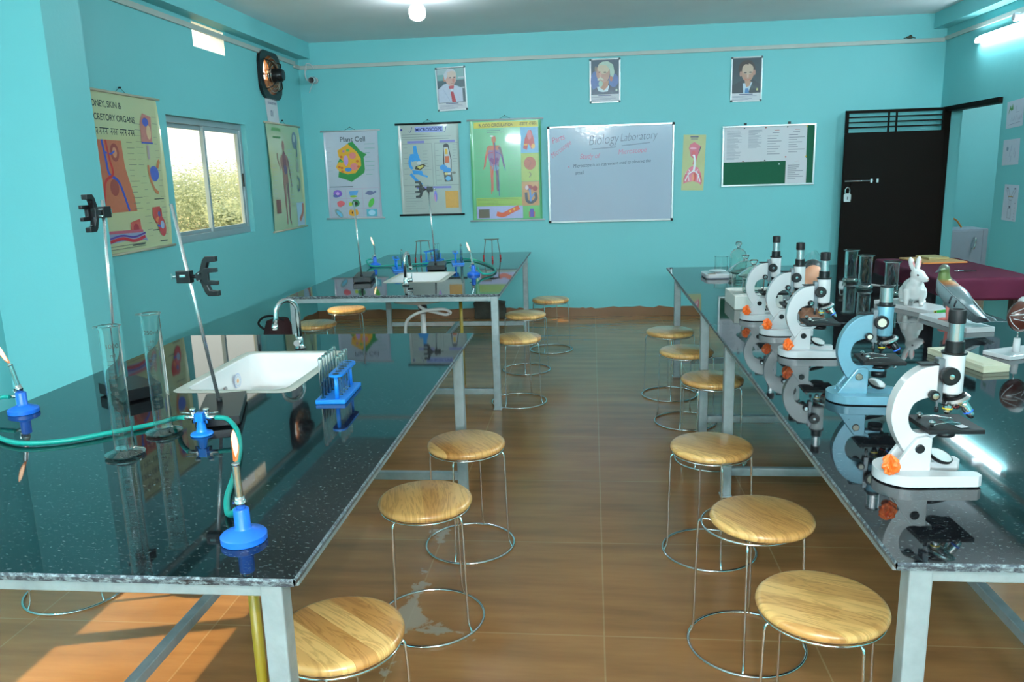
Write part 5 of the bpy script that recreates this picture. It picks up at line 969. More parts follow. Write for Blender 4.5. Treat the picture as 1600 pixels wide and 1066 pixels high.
# ---------------- microscopes
def scope(label, loc, rz, body_m, blue=False):
    o = thing('microscope', label, 'microscope', loc, rz, None)
    # local: +x towards the stage, horseshoe foot open to +x
    b = MB(body_m); hs = [(-.05 - .07 * math.cos(a), .075 * math.sin(a)) for a in [PI / 2 - PI * k / 14 for k in range(15)]]
    hs = [(-.05 + .07 * math.cos(PI / 2 + PI * k / 28), .075 * math.sin(PI / 2 + PI * k / 28)) for k in range(29)]
    hs += [(.105, -.075), (.117, -.066), (.117, -.044), (.108, -.037), (.05, -.036), (.02, -.03), (.008, -.015), (.006, 0), (.008, .015), (.02, .03), (.05, .036), (.108, .037), (.117, .044), (.117, .066), (.105, .075)]
    b.prism(hs, .003, .032, 'z'); b.use(M_BLACK); b.prism([(x * .93, y * .93) for x, y in hs], .0, .003, 'z'); b.build('base', o, bevel=.004, smooth=True)
    b = MB(body_m)   # two cheeks that hold the tilting joint
    for sy in (-1, 1): b.prism([(-.092, .030), (.006, .030), (.006, .118), (-.006, .122), (-.03, .118), (-.052, .088)], sy * .026 - .007, sy * .026 + .007, 'y')
    b.bx(-.085, .006, -.02, .02, .030, .05); b.build('pillar', o, bevel=.003)
    b = MB(body_m)   # C-shaped arm
    oc = [(-.040, .060), (-.062, .088), (-.082, .125), (-.093, .165), (-.090, .205), (-.078, .240), (-.056, .272), (-.028, .293), (.0, .301), (.014, .302)]
    ic = [(p.x, p.y) for p in spline([(a, c, 0) for a, c in [(.014, .222), (-.012, .218), (-.035, .208), (-.046, .192), (-.051, .170), (-.047, .148), (-.036, .132), (-.018, .126), (.012, .128)]], 4)] + [(.03, .138), (.03, .126), (.012, .112), (-.0, .09), (-.005, .060)]
    b.prism([(p.x, p.y) for p in spline([(a, c, 0) for a, c in oc], 6)] + ic, -.018, .018, 'y'); b.build('arm', o, bevel=.005, seg=3, smooth=True)
    b = MB(M_BLACK); b.cyl((-.024, -.036, .09), (-.024, .036, .09), .0125, n=10)
    if blue: b.use(pm('old_brass', lincol=(.35, .33, .27), rough=.4, metal=.7)); b.cyl((-.024, -.037, .09), (-.024, -.0345, .09), .0105)
    b.build('joint_screw', o, bevel=.002)
    b = MB(pm('grey_rack_steel', lincol=(.22, .24, .26), rough=.35, metal=.7)); b.bx(.014, .030, -.014, .014, .205, .318); b.use(M_BLACK); b.bx(-.03, .016, -.016, .016, .3015, .306); b.use(pm('grey_rack_steel')); b.cyl((.024, 0, .19), (.024, 0, .206), .003); b.use(M_BLACK); b.cyl((.024, 0, .176), (.024, 0, .191), .0055, n=12); b.build('rack_block', o, bevel=.002)
    for nm, zc, xc, r0, ln, kn in (('coarse_knob', .277, .038, .0225, .034, 1), ('fine_knob', .230, .0, .0125, .040, 0)):
        for sy in (-1, 1):
            b = MB(M_BLACK if kn or not blue else M_BLACK); 
            if not kn: b.use(M_BLACK)
            A = (0, sy, 0); b.lathe([(0, .014), (r0 * .55, .014), (r0 * .55, ln - .014), (r0, ln - .014), (r0 * 1.02, ln - .012), (r0 * 1.02, ln - .002), (r0 * .93, ln)], (xc, 0, zc), axis=A, n=26); b.lathe([(r0 * .93, ln), (0, ln + .0005)], (xc, 0, zc), axis=A, n=26)
            b.use(pm('cream_knob_face', lincol=(.62, .62, .5), rough=.4) if blue else M_CHROME); q = r0 * (.62 if blue or not kn else .28); b.lathe([(q, ln), (q, ln + .0025), (0, ln + .003)], (xc, 0, zc), axis=A, n=20); b.build(nm, o)
    b = MB(body_m); b.lathe([(0, .226), (.020, .226), (.025, .230), (.0262, .236), (.0262, .326), (.0255, .329), (0, .329)], (.056, 0, 0), n=32); b.build('body_tube', o)
    b = MB(M_BLACK); b.lathe([(.0295, .329), (.0295, .334), (.0225, .3345), (.0215, .362), (.018, .3625)], (.056, 0, 0), n=30); b.lathe([(.0262, .3295), (.0295, .329)], (.056, 0, 0), n=30)
    if blue: b.v = [(p[0], p[1], p[2] if p[2] < .335 else .335 + (p[2] - .335) * .3) for p in b.v]
    b.build('collar', o)
    b = MB(pm('silver_drawtube', lincol=(.62, .64, .66), rough=.25, metal=.95))
    if blue: b.lathe([(.0205, .34), (.0205, .392), (.019, .393)], (.056, 0, 0), n=30); b.use(M_BLACK).lathe([(.019, .392), (.0215, .393), (.0215, .398), (.016, .399), (.012, .396), (0, .395)], (.056, 0, 0), n=30); b.build('draw_tube', o)
    else:
        b.lathe([(.0172, .36), (.0172, .408)], (.056, 0, 0), n=30); b.build('draw_tube', o)
        b = MB(M_BLACKM); b.lathe([(.0172, .406), (.0195, .407), (.0200, .410), (.0200, .436), (.0185, .440), (.014, .4405), (.011, .437), (0, .436)], (.056, 0, 0), n=30); b.use(M_WHITE).text('WF10X', .007, 0, 0) if 0 else None; b.build('eyepiece', o)
    b = MB(M_BLACK); b.cyl((.056, 0, .214), (.056, 0, .227), .020); ax = Vector((.36, 0, -1)).normalized(); cc = Vector((.066, 0, .214))
    b.use(M_CHROME).lathe([(0, -.004), (.030, -.004), (.036, .002), (.036, .006), (.028, .010), (0, .010)], cc, axis=ax, n=32); b.use(M_BLACK).lathe([(0, -.010), (.026, -.008), (.0305, -.0042)], cc, axis=ax, n=32); b.build('nosepiece', o)
    def obj(p, d, L_, col):
        m1 = M_BLACK if blue else M_CHROME; b = MB(m1); p = Vector(p); d = Vector(d).normalized(); b.lathe([(.010, 0), (.0115, .004), (.0115, L_ * .62), (.0095, L_ * .66), (.0095, L_ * .82), (.005, L_), (0, L_)], p, axis=d, n=22); b.use(col).lathe([(.0117, L_ * .53), (.0120, L_ * .55), (.0120, L_ * .60), (.0117, L_ * .62)], p, axis=d, n=22); b.build('objective', o)
    YL = pm('yellow_ring', lincol=(.75, .55, .02)); BL = pm('blue_ring', lincol=(.03, .15, .75))
    obj((.050, -.002, .208), (0, 0, -1), .036, YL); obj((.082, -.012, .204), (.62, -.12, -1), .045, BL); obj((.076, .018, .206), (.5, .35, -1), .034, pm('red_ring', lincol=(.6, .05, .03)))
    b = MB(M_BLACKM); b.bx(-.020, .115, -.066, .066, .138, .150); b.build('stage', o, bevel=.002)
    b = MB(M_CHROME)
    for sy in (-1, 1):
        b.cyl((.0, sy * .034, .150), (.0, sy * .034, .166), .0045); b.cyl((.0, sy * .034, .159), (.0, sy * .034, .163), .0075); b.tube(spline([(.0, sy * .034, .1535), (.03, sy * .033, .158), (.055, sy * .022, .156), (.075, sy * .020, .1525)], 5), .0026, 8, flat=.5)
    b.build('stage_clip', o)
    b = MB(M_BLACK); b.cyl((.048, 0, .138), (.048, 0, .128), .024); b.cyl((.048, 0, .128), (.048, 0, .116), .030 if blue else .026)
    if blue: b.use(body_m); b.box((.03, 0, .112), (.06, .03, .012)); b.use(M_BLACK); b.cyl((.048, 0, .106), (.048, 0, .085), .024); b.use(M_CHROME); b.cyl((.075, -.01, .122), (.098, -.014, .120), .0022); b.cyl((.09, -.013, .1207), (.098, -.014, .12), .0045)
    b.build('condenser', o)
    b = MB(M_BLACK); az = Vector((.25, -.35, 1)).normalized(); cm = Vector((.042, -.004, .060)); b.lathe([(0, -.010), (.022, -.009), (.029, -.003), (.030, .003), (.027, .004)], cm, axis=az, n=30); b.use(pm('mirror_glass', lincol=(.62, .68, .66), rough=.1, metal=.6)).lathe([(.027, .0035), (0, .0032)], cm, axis=az, n=30); b.use(M_BLACK).cyl((.006, 0, .045), (.016, 0, .055), .005); b.build('mirror', o)
    return o
M_SCBLUE = pm('hammered_light_blue_enamel', lincol=(.17, .37, .47), rough=.28, metal=.25, coat=.5, var=.05, vscale=80)
scope('white microscope nearest the camera with a glass slide on its stage', (.842, 2.02, ZR), math.radians(3), M_WHITE)
scope('light blue microscope on the right bench, the only blue one', (.925, 2.735, ZR), math.radians(-3), M_SCBLUE, True)
scope('white microscope directly behind the blue one', (.915, 3.42, ZR), math.radians(-2), M_WHITE)
scope('white microscope in the middle of the row, in front of the peach model', (.928, 3.875, ZR), math.radians(-2), M_WHITE)
scope('white microscope farthest from the camera, beside the white box', (.905, 4.27, ZR), math.radians(-2), M_WHITE)
b = MB(thin_glass('slide_glass', (.9, .96, .96), 1.0, .02, .08)); b.box((0, 0, .0007), (.026, .078, .0013)); b.use(M_PAPER).box((0, -.025, .0017), (.022, .02, .0005)); o = b.build('glass_slide', rz=math.radians(18)); o.location = (.905, 2.005, ZR + .1505); tag(o, 'glass slide with a white label on the stage of the nearest microscope', 'slide')
def scrap(label, loc, sd, s=1.0):
    r = random.Random(sd); b = MB(M_ORANGE); ph = [r.uniform(0, 6) for _ in range(8)]
    def fn(u, v):
        a = 2 * PI * u; t_ = PI * v; k = 1 + .30 * math.sin(3 * a + ph[0] + 5 * v) + .26 * math.sin(5 * a + ph[1]) * math.sin(7 * t_ + ph[2]) + .13 * math.sin(11 * a + ph[3] + 9 * v)
        return (s * .020 * k * math.sin(t_) * math.cos(a), s * .019 * k * math.sin(t_) * math.sin(a), s * .029 * (1 - math.cos(t_)) * (1 + .1 * math.sin(4 * a + ph[4])) + .0)
    b.grid(fn, 40, 22, False); o = b.build('orange_scrap', loc=loc); tag(o, label, 'plastic scrap', 'orange scraps behind the microscope arms')
for (x, y, lab, sd) in ((.742, 1.985, 'crumpled orange plastic behind the arm of the nearest white microscope', 1), (.822, 3.39, 'crumpled orange plastic on the foot of the white microscope behind the blue one', 2), (.835, 3.845, 'crumpled orange plastic on the foot of the middle white microscope', 3), (.812, 4.24, 'crumpled orange plastic on the foot of the farthest white microscope', 4)):
    scrap(lab, (x - .004, y - .034, ZR + .0335), sd, .86)

# ---------------- glassware and models on the right benches
t = thing('measuring_balance', 'small white electronic balance at the far left corner of the right bench', 'balance', (.915, 5.985, ZR), math.radians(4))
b = MB(M_WHITE); b.prism(rrect(-.09, .10, -.11, .12, .035), .006, .034, 'z'); b.use(pm('balance_grey', lincol=(.3, .33, .42), rough=.4)); b.prism(rrect(-.085, .095, -.105, .115, .035), 0, .008, 'z'); b.build('housing', t, bevel=.006)
b = MB(M_WHITE); b.cyl((.02, .03, .034), (.02, .03, .044), .02); b.lathe([(0, .044), (.06, .044), (.062, .047), (.06, .049), (0, .049)], (.02, .03, 0), n=32); b.build('pan', t)
b = MB(pm('brown_display', lincol=(.14, .09, .04), rough=.25)); b.box((-.045, -.07, .0355), (.055, .04, .003)); b.build('display', t)
t = MB(M_GLASS); t.lathe([(0, .001), (.046, .001), (.050, .006), (.050, .118), (.055, .125), (.0535, .1255), (.0482, .118), (.0482, .007), (0, .004)], n=36); tag(t.build('beaker', loc=(1.0, 6.27, ZR)), 'empty glass beaker behind the small white balance', 'beaker')
t = thing('bell_jar', 'glass bell jar with a round knob at the far end of the right bench', 'bell jar', (1.018, 5.66, ZR))
b = MB(M_GLASS2); b.lathe([(.057, .0), (.066, 0), (.066, .006), (.060, .012), (.060, .17), (.056, .20), (.044, .225), (.025, .240), (0, .245)], n=36); b.lathe([(.057, .0), (.0575, .012), (.0575, .17), (.0535, .197), (.042, .222), (.02, .237), (0, .241)][::-1], n=36); b.build('dome', t)
b = MB(M_GLASS2); b.lathe([(0, .2455), (.012, .2455), (.010, .252), (.014, .26), (.022, .27), (.023, .28), (.016, .29), (0, .293)], n=28); b.build('knob', t)
def dish(label, loc, r, h, lid):
    o = thing('glass_dish', label, 'glass dish', loc, 0, 'lidded glass dishes')
    b = MB(M_GLASS2); b.lathe([(0, .002), (r * .8, .002), (r * .86, .008), (r * .88, h - .012), (r * 1.05, h), (r * 1.0, h), (r * .84, h - .01), (r * .82, .009), (0, .007)], n=40); b.build('bowl', o)
    b = MB(M_GLASS2); b.lathe([(r * 1.2, h + .001), (r * 1.22, h + .005), (r * 1.1, h + .012), (r * .8, h + lid * .55), (r * .4, h + lid * .9), (.016, h + lid), (0, h + lid)], n=40); b.lathe([(0, h + lid - .005), (.016, h + lid - .005), (r * .38, h + lid * .9 - .005), (r * .77, h + lid * .55 - .005), (r * 1.05, h + .009), (r * 1.2, h + .001)], n=40); b.lathe([(0, h + lid + .001), (.016, h + lid + .001), (.013, h + lid + .01), (.02, h + lid + .02), (.024, h + lid + .032), (.02, h + lid + .036), (0, h + lid + .036)], n=28); b.build('lid', o)
t = MB(pm('white_foam', lincol=(.70, .71, .66), rough=.8)); t.bx(.808, 1.075, 4.565, 4.90, ZR + .0, ZR + .079); tag(t.build('foam_box', bevel=.004), 'white foam box under a lidded glass dish', 'box')
dish('lidded glass dish standing on the white foam box', (.935, 4.70, ZR + .0795), .072, .095, .06)
dish('lidded glass dish behind the one on the white foam box', (1.0, 5.30, ZR), .095, .125, .075)
def specimen(label, loc, sc, h, sp_m, wz):
    o = thing('specimen_jar', label, 'specimen jar', loc, 0, 'flanged glass specimen jars')
    b = MB(M_GLASS); b.lathe([(0, .0285), (.040, .0285), (.040, h - .01), (.048, h - .008), (.049, h - .0065), (.037, h - .0065), (.037, .031), (0, .031)], n=32); b.build('glass_tube', o)
    b = MB(thin_glass('pale_foot_glass')); b.lathe([(0, .001), (.040, .001), (.047, .003), (.050, .014), (.047, .022), (.040, .028), (0, .028)], n=32); b.build('foot', o)
    b = MB(M_GLASS2); b.lathe([(0, h), (.049, h), (.052, h - .003), (.049, h - .006), (0, h - .006)][::-1], n=32); b.build('lid', o)
    b = MB(sp_m); b.tube(spline([(-.006, 0, .05), (-.01, .0, .09), (.006, 0, .13), (-.004, 0, .165), (.004, 0, .19)], 6), [.008 + .010 * math.sin(k / 24 * PI) ** .7 for k in range(25)], 12, flat=.6); b.tube(spline([(.012, .004, .04), (.02, .0, .1), (.012, 0, .15)], 5), .004, 8); b.build('specimen', o)
    b = MB(M_PAPER); b.grid(lambda u, v: (.0376 * math.cos(-2.4 + 1.7 * u), .0376 * math.sin(-2.4 + 1.7 * u), wz + .016 * v), 10, 1); b.build('paper_label', o)
specimen('glass specimen jar farthest left of the three in front of the black door', (1.772, 5.63, ZR), 1, .222, pm('dark_purple_specimen', lincol=(.16, .13, .22), rough=.4), .028)
specimen('glass specimen jar with an orange-brown specimen, middle of the three', (1.757, 5.29, ZR), 1, .222, pm('orange_brown_specimen', lincol=(.55, .25, .12), rough=.4), .026)
specimen('glass specimen jar directly behind the blue microscope', (1.825, 5.02, ZR), 1, .21, pm('black_specimen', lincol=(.10, .09, .13), rough=.4), .022)
b = MB(pm('white_thin_wire', lincol=(.6, .6, .58), rough=.4)); b.tube(spline([(1.80, 5.46, ZR + .003), (1.86, 5.47, ZR + .004), (1.93, 5.40, ZR + .003), (1.97, 5.30, ZR + .02), (1.93, 5.22, ZR + .03), (1.885, 5.16, ZR + .02), (1.88, 5.05, ZR + .003), (1.93, 4.97, ZR + .003)], 8), .0024, 8); tag(b.build('wire'), 'loose thin white wire on the right bench beside the jars', 'wire')
# slide box
t = thing('slide_box', 'flat cream plastic slide box between the nearest microscope and the animals', 'box', (1.502, 3.272, ZR), math.radians(11.8))
M_CREAMP = pm('cream_plastic', lincol=(.56, .56, .41), rough=.45)
b = MB(M_CREAMP); b.box((0, 0, .008), (.110, .345, .016)); b.build('tray', t, bevel=.003)
b = MB(M_CREAMP); b.box((0, 0, .022), (.110, .345, .011)); b.bx(-.04, .04, -.15, .15, .0275, .029)
for k in range(5): b.bx(-.045 + k * .004, -.043 + k * .004, -.14, -.02, .029, .0297)
b.build('lid', t, bevel=.003)
# kidney model
t = thing('kidney_model', 'brown kidney model with white veins on a white base at the right edge', 'anatomical model', (1.745, 3.385, ZR), math.radians(24))
b = MB(M_WHITE); b.box((.02, .01, .009), (.23, .13, .018)); b.build('base', t, bevel=.003)
b = MB(M_WHITE); b.cyl((0, 0, .018), (0, 0, .075), .015, .012); b.build('post', t)
b = MB(M_ROD); b.cyl((0, 0, .075), (0, 0, .12), .003); b.build('pin', t)
M_KID = pm('dark_red_brown_gloss', lincol=(.085, .022, .014), rough=.22, coat=.5, var=.25)
b = MB(M_KID); 
def kd(u, v):
    a = 2 * PI * u; p = PI * v; r = 1 - .22 * max(0, math.cos(a)) ** 2 * math.sin(p) ** 2
    return (.012 + .066 * r * math.sin(p) * math.cos(a), .040 * math.sin(p) * math.sin(a), .166 + .066 * math.cos(p))
b.grid(kd, 32, 20); kid = b.build('kidney', t)
b = MB(M_WHITE)
for a0, pts in enumerate([[(.62, .75), (.55, .62), (.50, .48)], [(.70, .42), (.60, .44), (.50, .46)], [(.74, .60), (.66, .55), (.56, .52)], [(.70, .28), (.62, .34), (.52, .42)], [(.80, .66), (.74, .52)], [(.82, .35), (.74, .44), (.66, .5)]]):
    b.tube([Vector((.012, 0, .166)) + (Vector(kd(p.x, p.y)) - Vector((.012, 0, .166))) * 1.015 for p in spline([(x, y, 0) for x, y in pts], 6)], .0015, 8)
b.build('white_vein', kid)
b = MB(M_WHITE); b.lathe([(0, .045), (.020, .043), (.03, .032), (.032, .02), (.026, .012), (0, .010)], (.03, 0, .20), n=24); b.build('adrenal_cap', kid)
b = MB(pm('yellow_tube', lincol=(.7, .5, .03))); b.tube(spline([(.05, 0, .16), (.085, 0, .15), (.09, 0, .11)], 6), .006, 10); b.use(pm('blue_ring')).tube(spline([(.05, 0, .175), (.09, 0, .175), (.12, 0, .18)], 6), .007, 10); b.use(pm('red_ring')).tube(spline([(.05, .008, .185), (.09, .008, .19), (.12, .008, .195)], 6), .006, 10); b.build('vessel', kid)

# rabbit model
def remeshed(b, name, parent, v): return b.build(name, parent, remesh=v)
t = thing('rabbit_model', 'white rabbit model sitting on a white base on the right bench', 'animal model', (1.795, 4.53, ZR), math.radians(22))
b = MB(M_WHITE); b.box((0, .03, .012), (.185, .40, .024)); b.build('base', t, bevel=.002)
b = MB(pm('green_sticker', lincol=(.05, .45, .05), rough=.4)); b.bx(-.035, .05, -.1712, -.1702, .004, .02); b.use(pm('yellow_sticker', lincol=(.65, .55, .05))).bx(-.053, -.035, -.1712, -.1702, .004, .02); b.use(pm('ink_small', lincol=(.1, .02, .02))).bx(-.05, -.04, -.172, -.171, .008, .017); b.build('sticker', t)
M_RAB = pm('white_glazed_rabbit', lincol=(.74, .75, .74), rough=.25, coat=.3, var=.04)
e = bpy.data.objects.new('rabbit_pose', None)
def rot(ax, d): return Matrix.Rotation(math.radians(d), 3, ax)
Mr = Matrix.Translation((-.005, .03, .023)) @ Matrix.Rotation(math.radians(-90 - 40), 4, 'Z')   # local x = forward (towards the camera)
b = MB(M_RAB); b.M = Mr
b.ball((-.085, 0, .068), (.078, .062, .070)); b.ball((-.03, 0, .088), (.075, .055, .060)); b.ball((.030, 0, .088), (.050, .050, .062)); b.ball((.044, .002, .125), (.036, .034, .050))
b.ball((-.10, .050, .045), (.048, .024, .046)); b.ball((-.10, -.050, .045), (.048, .024, .046)); b.ball((-.055, .052, .010), (.048, .017, .012)); b.ball((-.055, -.052, .010), (.048, .017, .012))
for sy in (-1, 1):
    b.tube([(.045, sy * .034, .085), (.052, sy * .038, .05), (.056, sy * .038, .018), (.060, sy * .038, .010)], [.026, .018, .0135, .013], 14); b.ball((.066, sy * .038, .0085), (.022, .013, .010))
hd = Vector((.57, .82, -.12)).normalized(); hc = Vector((.052, .012, .168)); up = Vector((0, 0, 1)); sd = hd.cross(up).normalized(); RH = Matrix((hd, sd, up)).transposed()
b.ball(hc, (.044, .032, .036), R=RH); b.ball(hc + hd * .028 - up * .010, (.032, .023, .022), R=RH); b.ball(hc + hd * .046 - up * .014, (.016, .015, .014), R=RH); b.ball((-.165, 0, .05), (.018, .018, .02))
for sg in (-1, 1):
    b0 = hc + sd * (sg * .019) - hd * .018 + up * .024; tip = b0 + up * .074 + sd * (sg * .024) - hd * .010; mid = (b0 + tip) / 2 + sd * (sg * .002)
    b.tube([b0, b0 * .6 + tip * .4, b0 * .25 + tip * .75, tip], [.010, .0155, .0145, .005], 14)
rab = remeshed(b, 'rabbit_body', t, .0032)
for sg in (-1, 1):
    b = MB(pm('rabbit_ear_pink', lincol=(.75, .25, .22), rough=.4)); b.M = Mr
    b0 = hc + sd * (sg * .019) - hd * .018 + up * .024; tip = b0 + up * .074 + sd * (sg * .024) - hd * .010; ax = (tip - b0).normalized(); c = b0 + (tip - b0) * .50; nrm = (hd - ax * ax.dot(hd)).normalized()
    b.ball(c + nrm * .0105, (.0045, .008, .023), R=Matrix((nrm, ax.cross(nrm), ax)).transposed()); b.build('ear_lining', rab)
b = MB(pm('rabbit_eye_dark', lincol=(.05, .01, .012), rough=.1)); b.M = Mr
for sg in (1, -1): b.ball(hc + hd * .016 + sd * (sg * .0285) + up * .006, (.006, .004, .0055), R=RH)
b.use(pm('rabbit_nose_pink', lincol=(.7, .3, .25))); b.ball(hc + hd * .060 - up * .010, (.004, .006, .004), R=RH); b.build('eye', rab)
b = MB(M_WHITE); b.cyl((-.005, .03, .024), (-.005, .03, .065), .0035); b.build('support_pin', t)

# pigeon model
def pigeon_mat():
    m, N, L, b = newmat('painted_pigeon_plumage'); tc = N.new('ShaderNodeTexCoord'); sp = N.new('ShaderNodeSeparateXYZ'); L.new(tc.outputs['Object'], sp.inputs[0])
    rp = N.new('ShaderNodeValToRGB'); mr = N.new('ShaderNodeMapRange'); mr.inputs['From Min'].default_value = .18; mr.inputs['From Max'].default_value = .30; L.new(sp.outputs['Z'], mr.inputs['Value']); L.new(mr.outputs[0], rp.inputs['Fac'])
    e = rp.color_ramp.elements; e[0].position = .10; e[0].color = (.15, .205, .22, 1); e[1].position = .22; e[1].color = (.36, .14, .05, 1)
    for p, c in ((.30, (.36, .17, .05, 1)), (.38, (.15, .20, .055, 1)), (.72, (.13, .19, .06, 1)), (.86, (.12, .16, .12, 1))): q = rp.color_ramp.elements.new(p); q.color = c
    L.new(rp.outputs['Color'], b.inputs['Base Color']); b.inputs['Roughness'].default_value = .35; b.inputs['Metallic'].default_value = .15; b.inputs['Coat Weight'].default_value = .3; return m
t = thing('pigeon_model', 'grey pigeon model with a green head standing on a white base', 'animal model', (1.795, 4.065, ZR), math.radians(9))
b = MB(M_WHITE); b.box((0, 0, .012), (.140, .40, .024)); b.build('base', t, bevel=.002)
b = MB(pigeon_mat()); fw = Vector((-.34, .94, 0)).normalized(); lf = Vector((-.94, -.34, 0)); U3 = Vector((0, 0, 1)); Mp = Matrix.Translation((-.020, .0, .0)) @ Matrix((tuple(fw) + (0,), tuple(lf) + (0,), (0, 0, 1, 0), (0, 0, 0, 1))).transposed(); b.M = Mp
sl = rot('Y', -33)
b.ball((-.015, 0, .140), (.098, .054, .058), R=sl); b.ball((.035, 0, .172), (.056, .050, .050)); b.tube([(.045, 0, .18), (.060, 0, .215), (.062, 0, .25), (.060, .0, .27)], [.044, .034, .025, .022], 18); b.ball((.060, .004, .275), (.025, .025, .0235)); b.ball((.062, .020, .270), (.014, .016, .013))
b.tube([(-.07, 0, .115), (-.13, 0, .078), (-.185, 0, .045)], [.040, .032, .022], 16, flat=.45); b.ball((.0, 0, .10), (.05, .035, .03))
pg = remeshed(b, 'pigeon_body', t, .0035)
M_PGW = pm('grey_wing_paint', lincol=(.16, .22, .235), rough=.4, var=.1); M_PGS = pm('black_feather_line', lincol=(.015, .018, .025), rough=.4)
def wing(sg):
    b = MB(M_PGW); b.M = Mp
    def w(u, v, k=1.0):   # u runs from shoulder to tip, v across; the wing lies on the flank of the body
        x = .062 - .268 * u - .014 * v; q = max(0.0, min(1.0, (-.03 - x) / .17)); ry = .0595 - .040 * q; rz = .062 - .030 * q; zc = max(.052, .148 + .62 * x)
        wd = 1.42 * (1 - .72 * u ** 2.2) * min(1, .45 + u * 3); h = max(-.97, .66 - .25 * u - wd * v); z = max(.031, zc + rz * h); y = sg * (ry * math.sqrt(max(.10, 1 - h * h)) + .002)
        return (x, y * k, z)
    b.grid(lambda u, v: w(u, v), 22, 10)
    o = b.build('wing', pg, solid=.004)
    b = MB(M_PGS); b.M = Mp; off = lambda u, v: Vector(w(u, v)) + Vector((0, sg * .0034, .0005))
    for u in (.27, .36): b.tube([off(u + .10 * (1 - v), v) for v in [.10 + .055 * k for k in range(10)]], .0042, 8)
    for k in range(7): v = .12 + .13 * k; b.tube([off(u, v) for u in [.60 + .02 * j for j in range(20)]], .0014, 6)
    b.tube([off(u, .02) for u in [.05 + .045 * j for j in range(20)]], .0011, 6); b.build('feather_line', o)
wing(1); wing(-1)
b = MB(pm('grey_beak', lincol=(.10, .12, .13), rough=.4)); b.M = Mp; b.tube([(.064, .026, .270), (.066, .042, .265), (.067, .056, .258)], [.009, .006, .0015], 12); b.ball((.066, .036, .271), (.006, .007, .004)); b.build('beak', pg)
b = MB(M_BLACK); b.M = Mp; b.ball((.079, .016, .280), .0035, 10, 6); b.ball((.043, .016, .280), .0035, 10, 6); b.build('eye', pg)
M_PINK = pm('pink_leg_paint', lincol=(.70, .20, .17), rough=.4)
for sy in (-1, 1):
    b = MB(M_PINK); b.M = Mp; b.tube([(.0, sy * .024, .095), (.006, sy * .024, .06), (.004, sy * .024, .03)], [.016, .008, .007], 12)
    for a in (-25, 0, 25): c, s_ = math.cos(math.radians(a)), math.sin(math.radians(a)); b.tube([(.004, sy * .024, .030), (.025 * c + .004, sy * .024 + .025 * s_, .030), (.045 * c, sy * .024 + .045 * s_, .027)], [.006, .0055, .003], 8)
    b.tube([(.004, sy * .024, .030), (-.018, sy * .024, .027)], [.006, .003], 8); b.build('leg', pg)

# peach model in front of a plastic-wrapped one
t = thing('peach_model', 'peach coloured oval model behind the middle white microscope', 'anatomical model', (1.31, 4.98, ZR + .003))
M_PEACH = pm('peach_plastic', lincol=(.62, .29, .17), rough=.5, var=.1)
b = MB(M_PEACH); b.ball((.035, 0, .125), (.066, .040, .072), R=rot('Y', 18)); b.tube([(.0, 0, .08), (-.04, 0, .04), (-.055, 0, .0)], [.045, .030, .034], 20); remeshed(b, 'head', t, .004)
b = MB(M_PEACH); b.ball((.10, -.01, .125), (.014, .024, .034)); b.build('ear', t)
t = thing('wrapped_model', 'black object wrapped in clear plastic behind the peach model', 'wrapped object', (1.42, 5.35, ZR + .003))
b = MB(pm('black_hair_plastic', lincol=(.015, .016, .018), rough=.4, bump=.3)); b.ball((.02, 0, .095), (.085, .06, .095)); b.cyl((0, 0, 0), (0.01, 0, .05), .06, .05); b.build('dark_object', t)
b = MB(thin_glass('crumpled_clear_plastic', (.93, .95, .95), 1.0, .08, .10)); r = random.Random(5); ph = [r.uniform(0, 6) for _ in range(9)]
def bag(u, v):
    a = 2 * PI * u; k = 1 + .05 * math.sin(5 * a + ph[0] + 6 * v) + .04 * math.sin(9 * a + ph[1]) * math.sin(11 * v + ph[2]) + .03 * math.sin(17 * a + ph[3] + 13 * v)
    return (-.03 + (.165 - .06 * v) * k * math.cos(a) * (1 - .55 * v ** 4) + .03 * v, .10 * k * math.sin(a) * (1 - .5 * v ** 4), .002 + .235 * v * (1 + .05 * math.sin(3 * a)) - .10 * v * (math.cos(a) < -.2) * abs(math.cos(a)))
b.grid(bag, 60, 24, False); b.build('plastic_wrap', t)

# ---------------- teacher's bench by the door under a maroon cloth
CX, CY = 2.785, 6.50
t = thing('side_table', 'dark wooden table under the maroon cloth beside the doorway', 'table', (CX, CY, 0))
M_DWOOD = pm('dark_table_wood', lincol=(.030, .014, .010), rough=.5, var=.3)
b = MB(M_DWOOD); b.box((0, 0, .755), (.64, 1.26, .03)); b.build('tabletop', t, bevel=.003)
for sx in (-1, 1):
    for sy in (-1, 1): b = MB(M_DWOOD); b.box((sx * .24, sy * .56, .37), (.07, .07, .74)); b.build('leg', t, bevel=.004)
def cloth(u, v):
    # unfolded rectangle: centre lies on the top, margins hang down in soft folds
    hx, hy, dr = .335, .645, .155; X, Y = (2 * u - 1) * (hx + dr), (2 * v - 1) * (hy + dr); ox, oy = max(0, abs(X) - hx), max(0, abs(Y) - hy)
    x = max(-hx, min(hx, X)); y = max(-hy, min(hy, Y)); d = max(ox, oy); f = d / dr
    x += math.copysign(1, X) * (.012 * (ox > 0) * f * (1 + math.sin(Y * 16))); y += math.copysign(1, Y) * (.012 * (oy > 0) * f * (1.2 + math.sin(X * 19 + 1)))
    return (x, y, .778 - d + .003 * math.sin(X * 9 + 1) * math.sin(Y * 7) + .004 * (1 - f) * 0)
b = MB(pm('maroon_satin', lincol=(.060, .006, .020), rough=.75, spec=0.15, var=.15)); b.grid(cloth, 54, 80); o = b.build('tablecloth', solid=.0025, loc=(CX, CY, 0.0005)); tag(o, 'maroon satin cloth draped over the table beside the doorway', 'tablecloth')
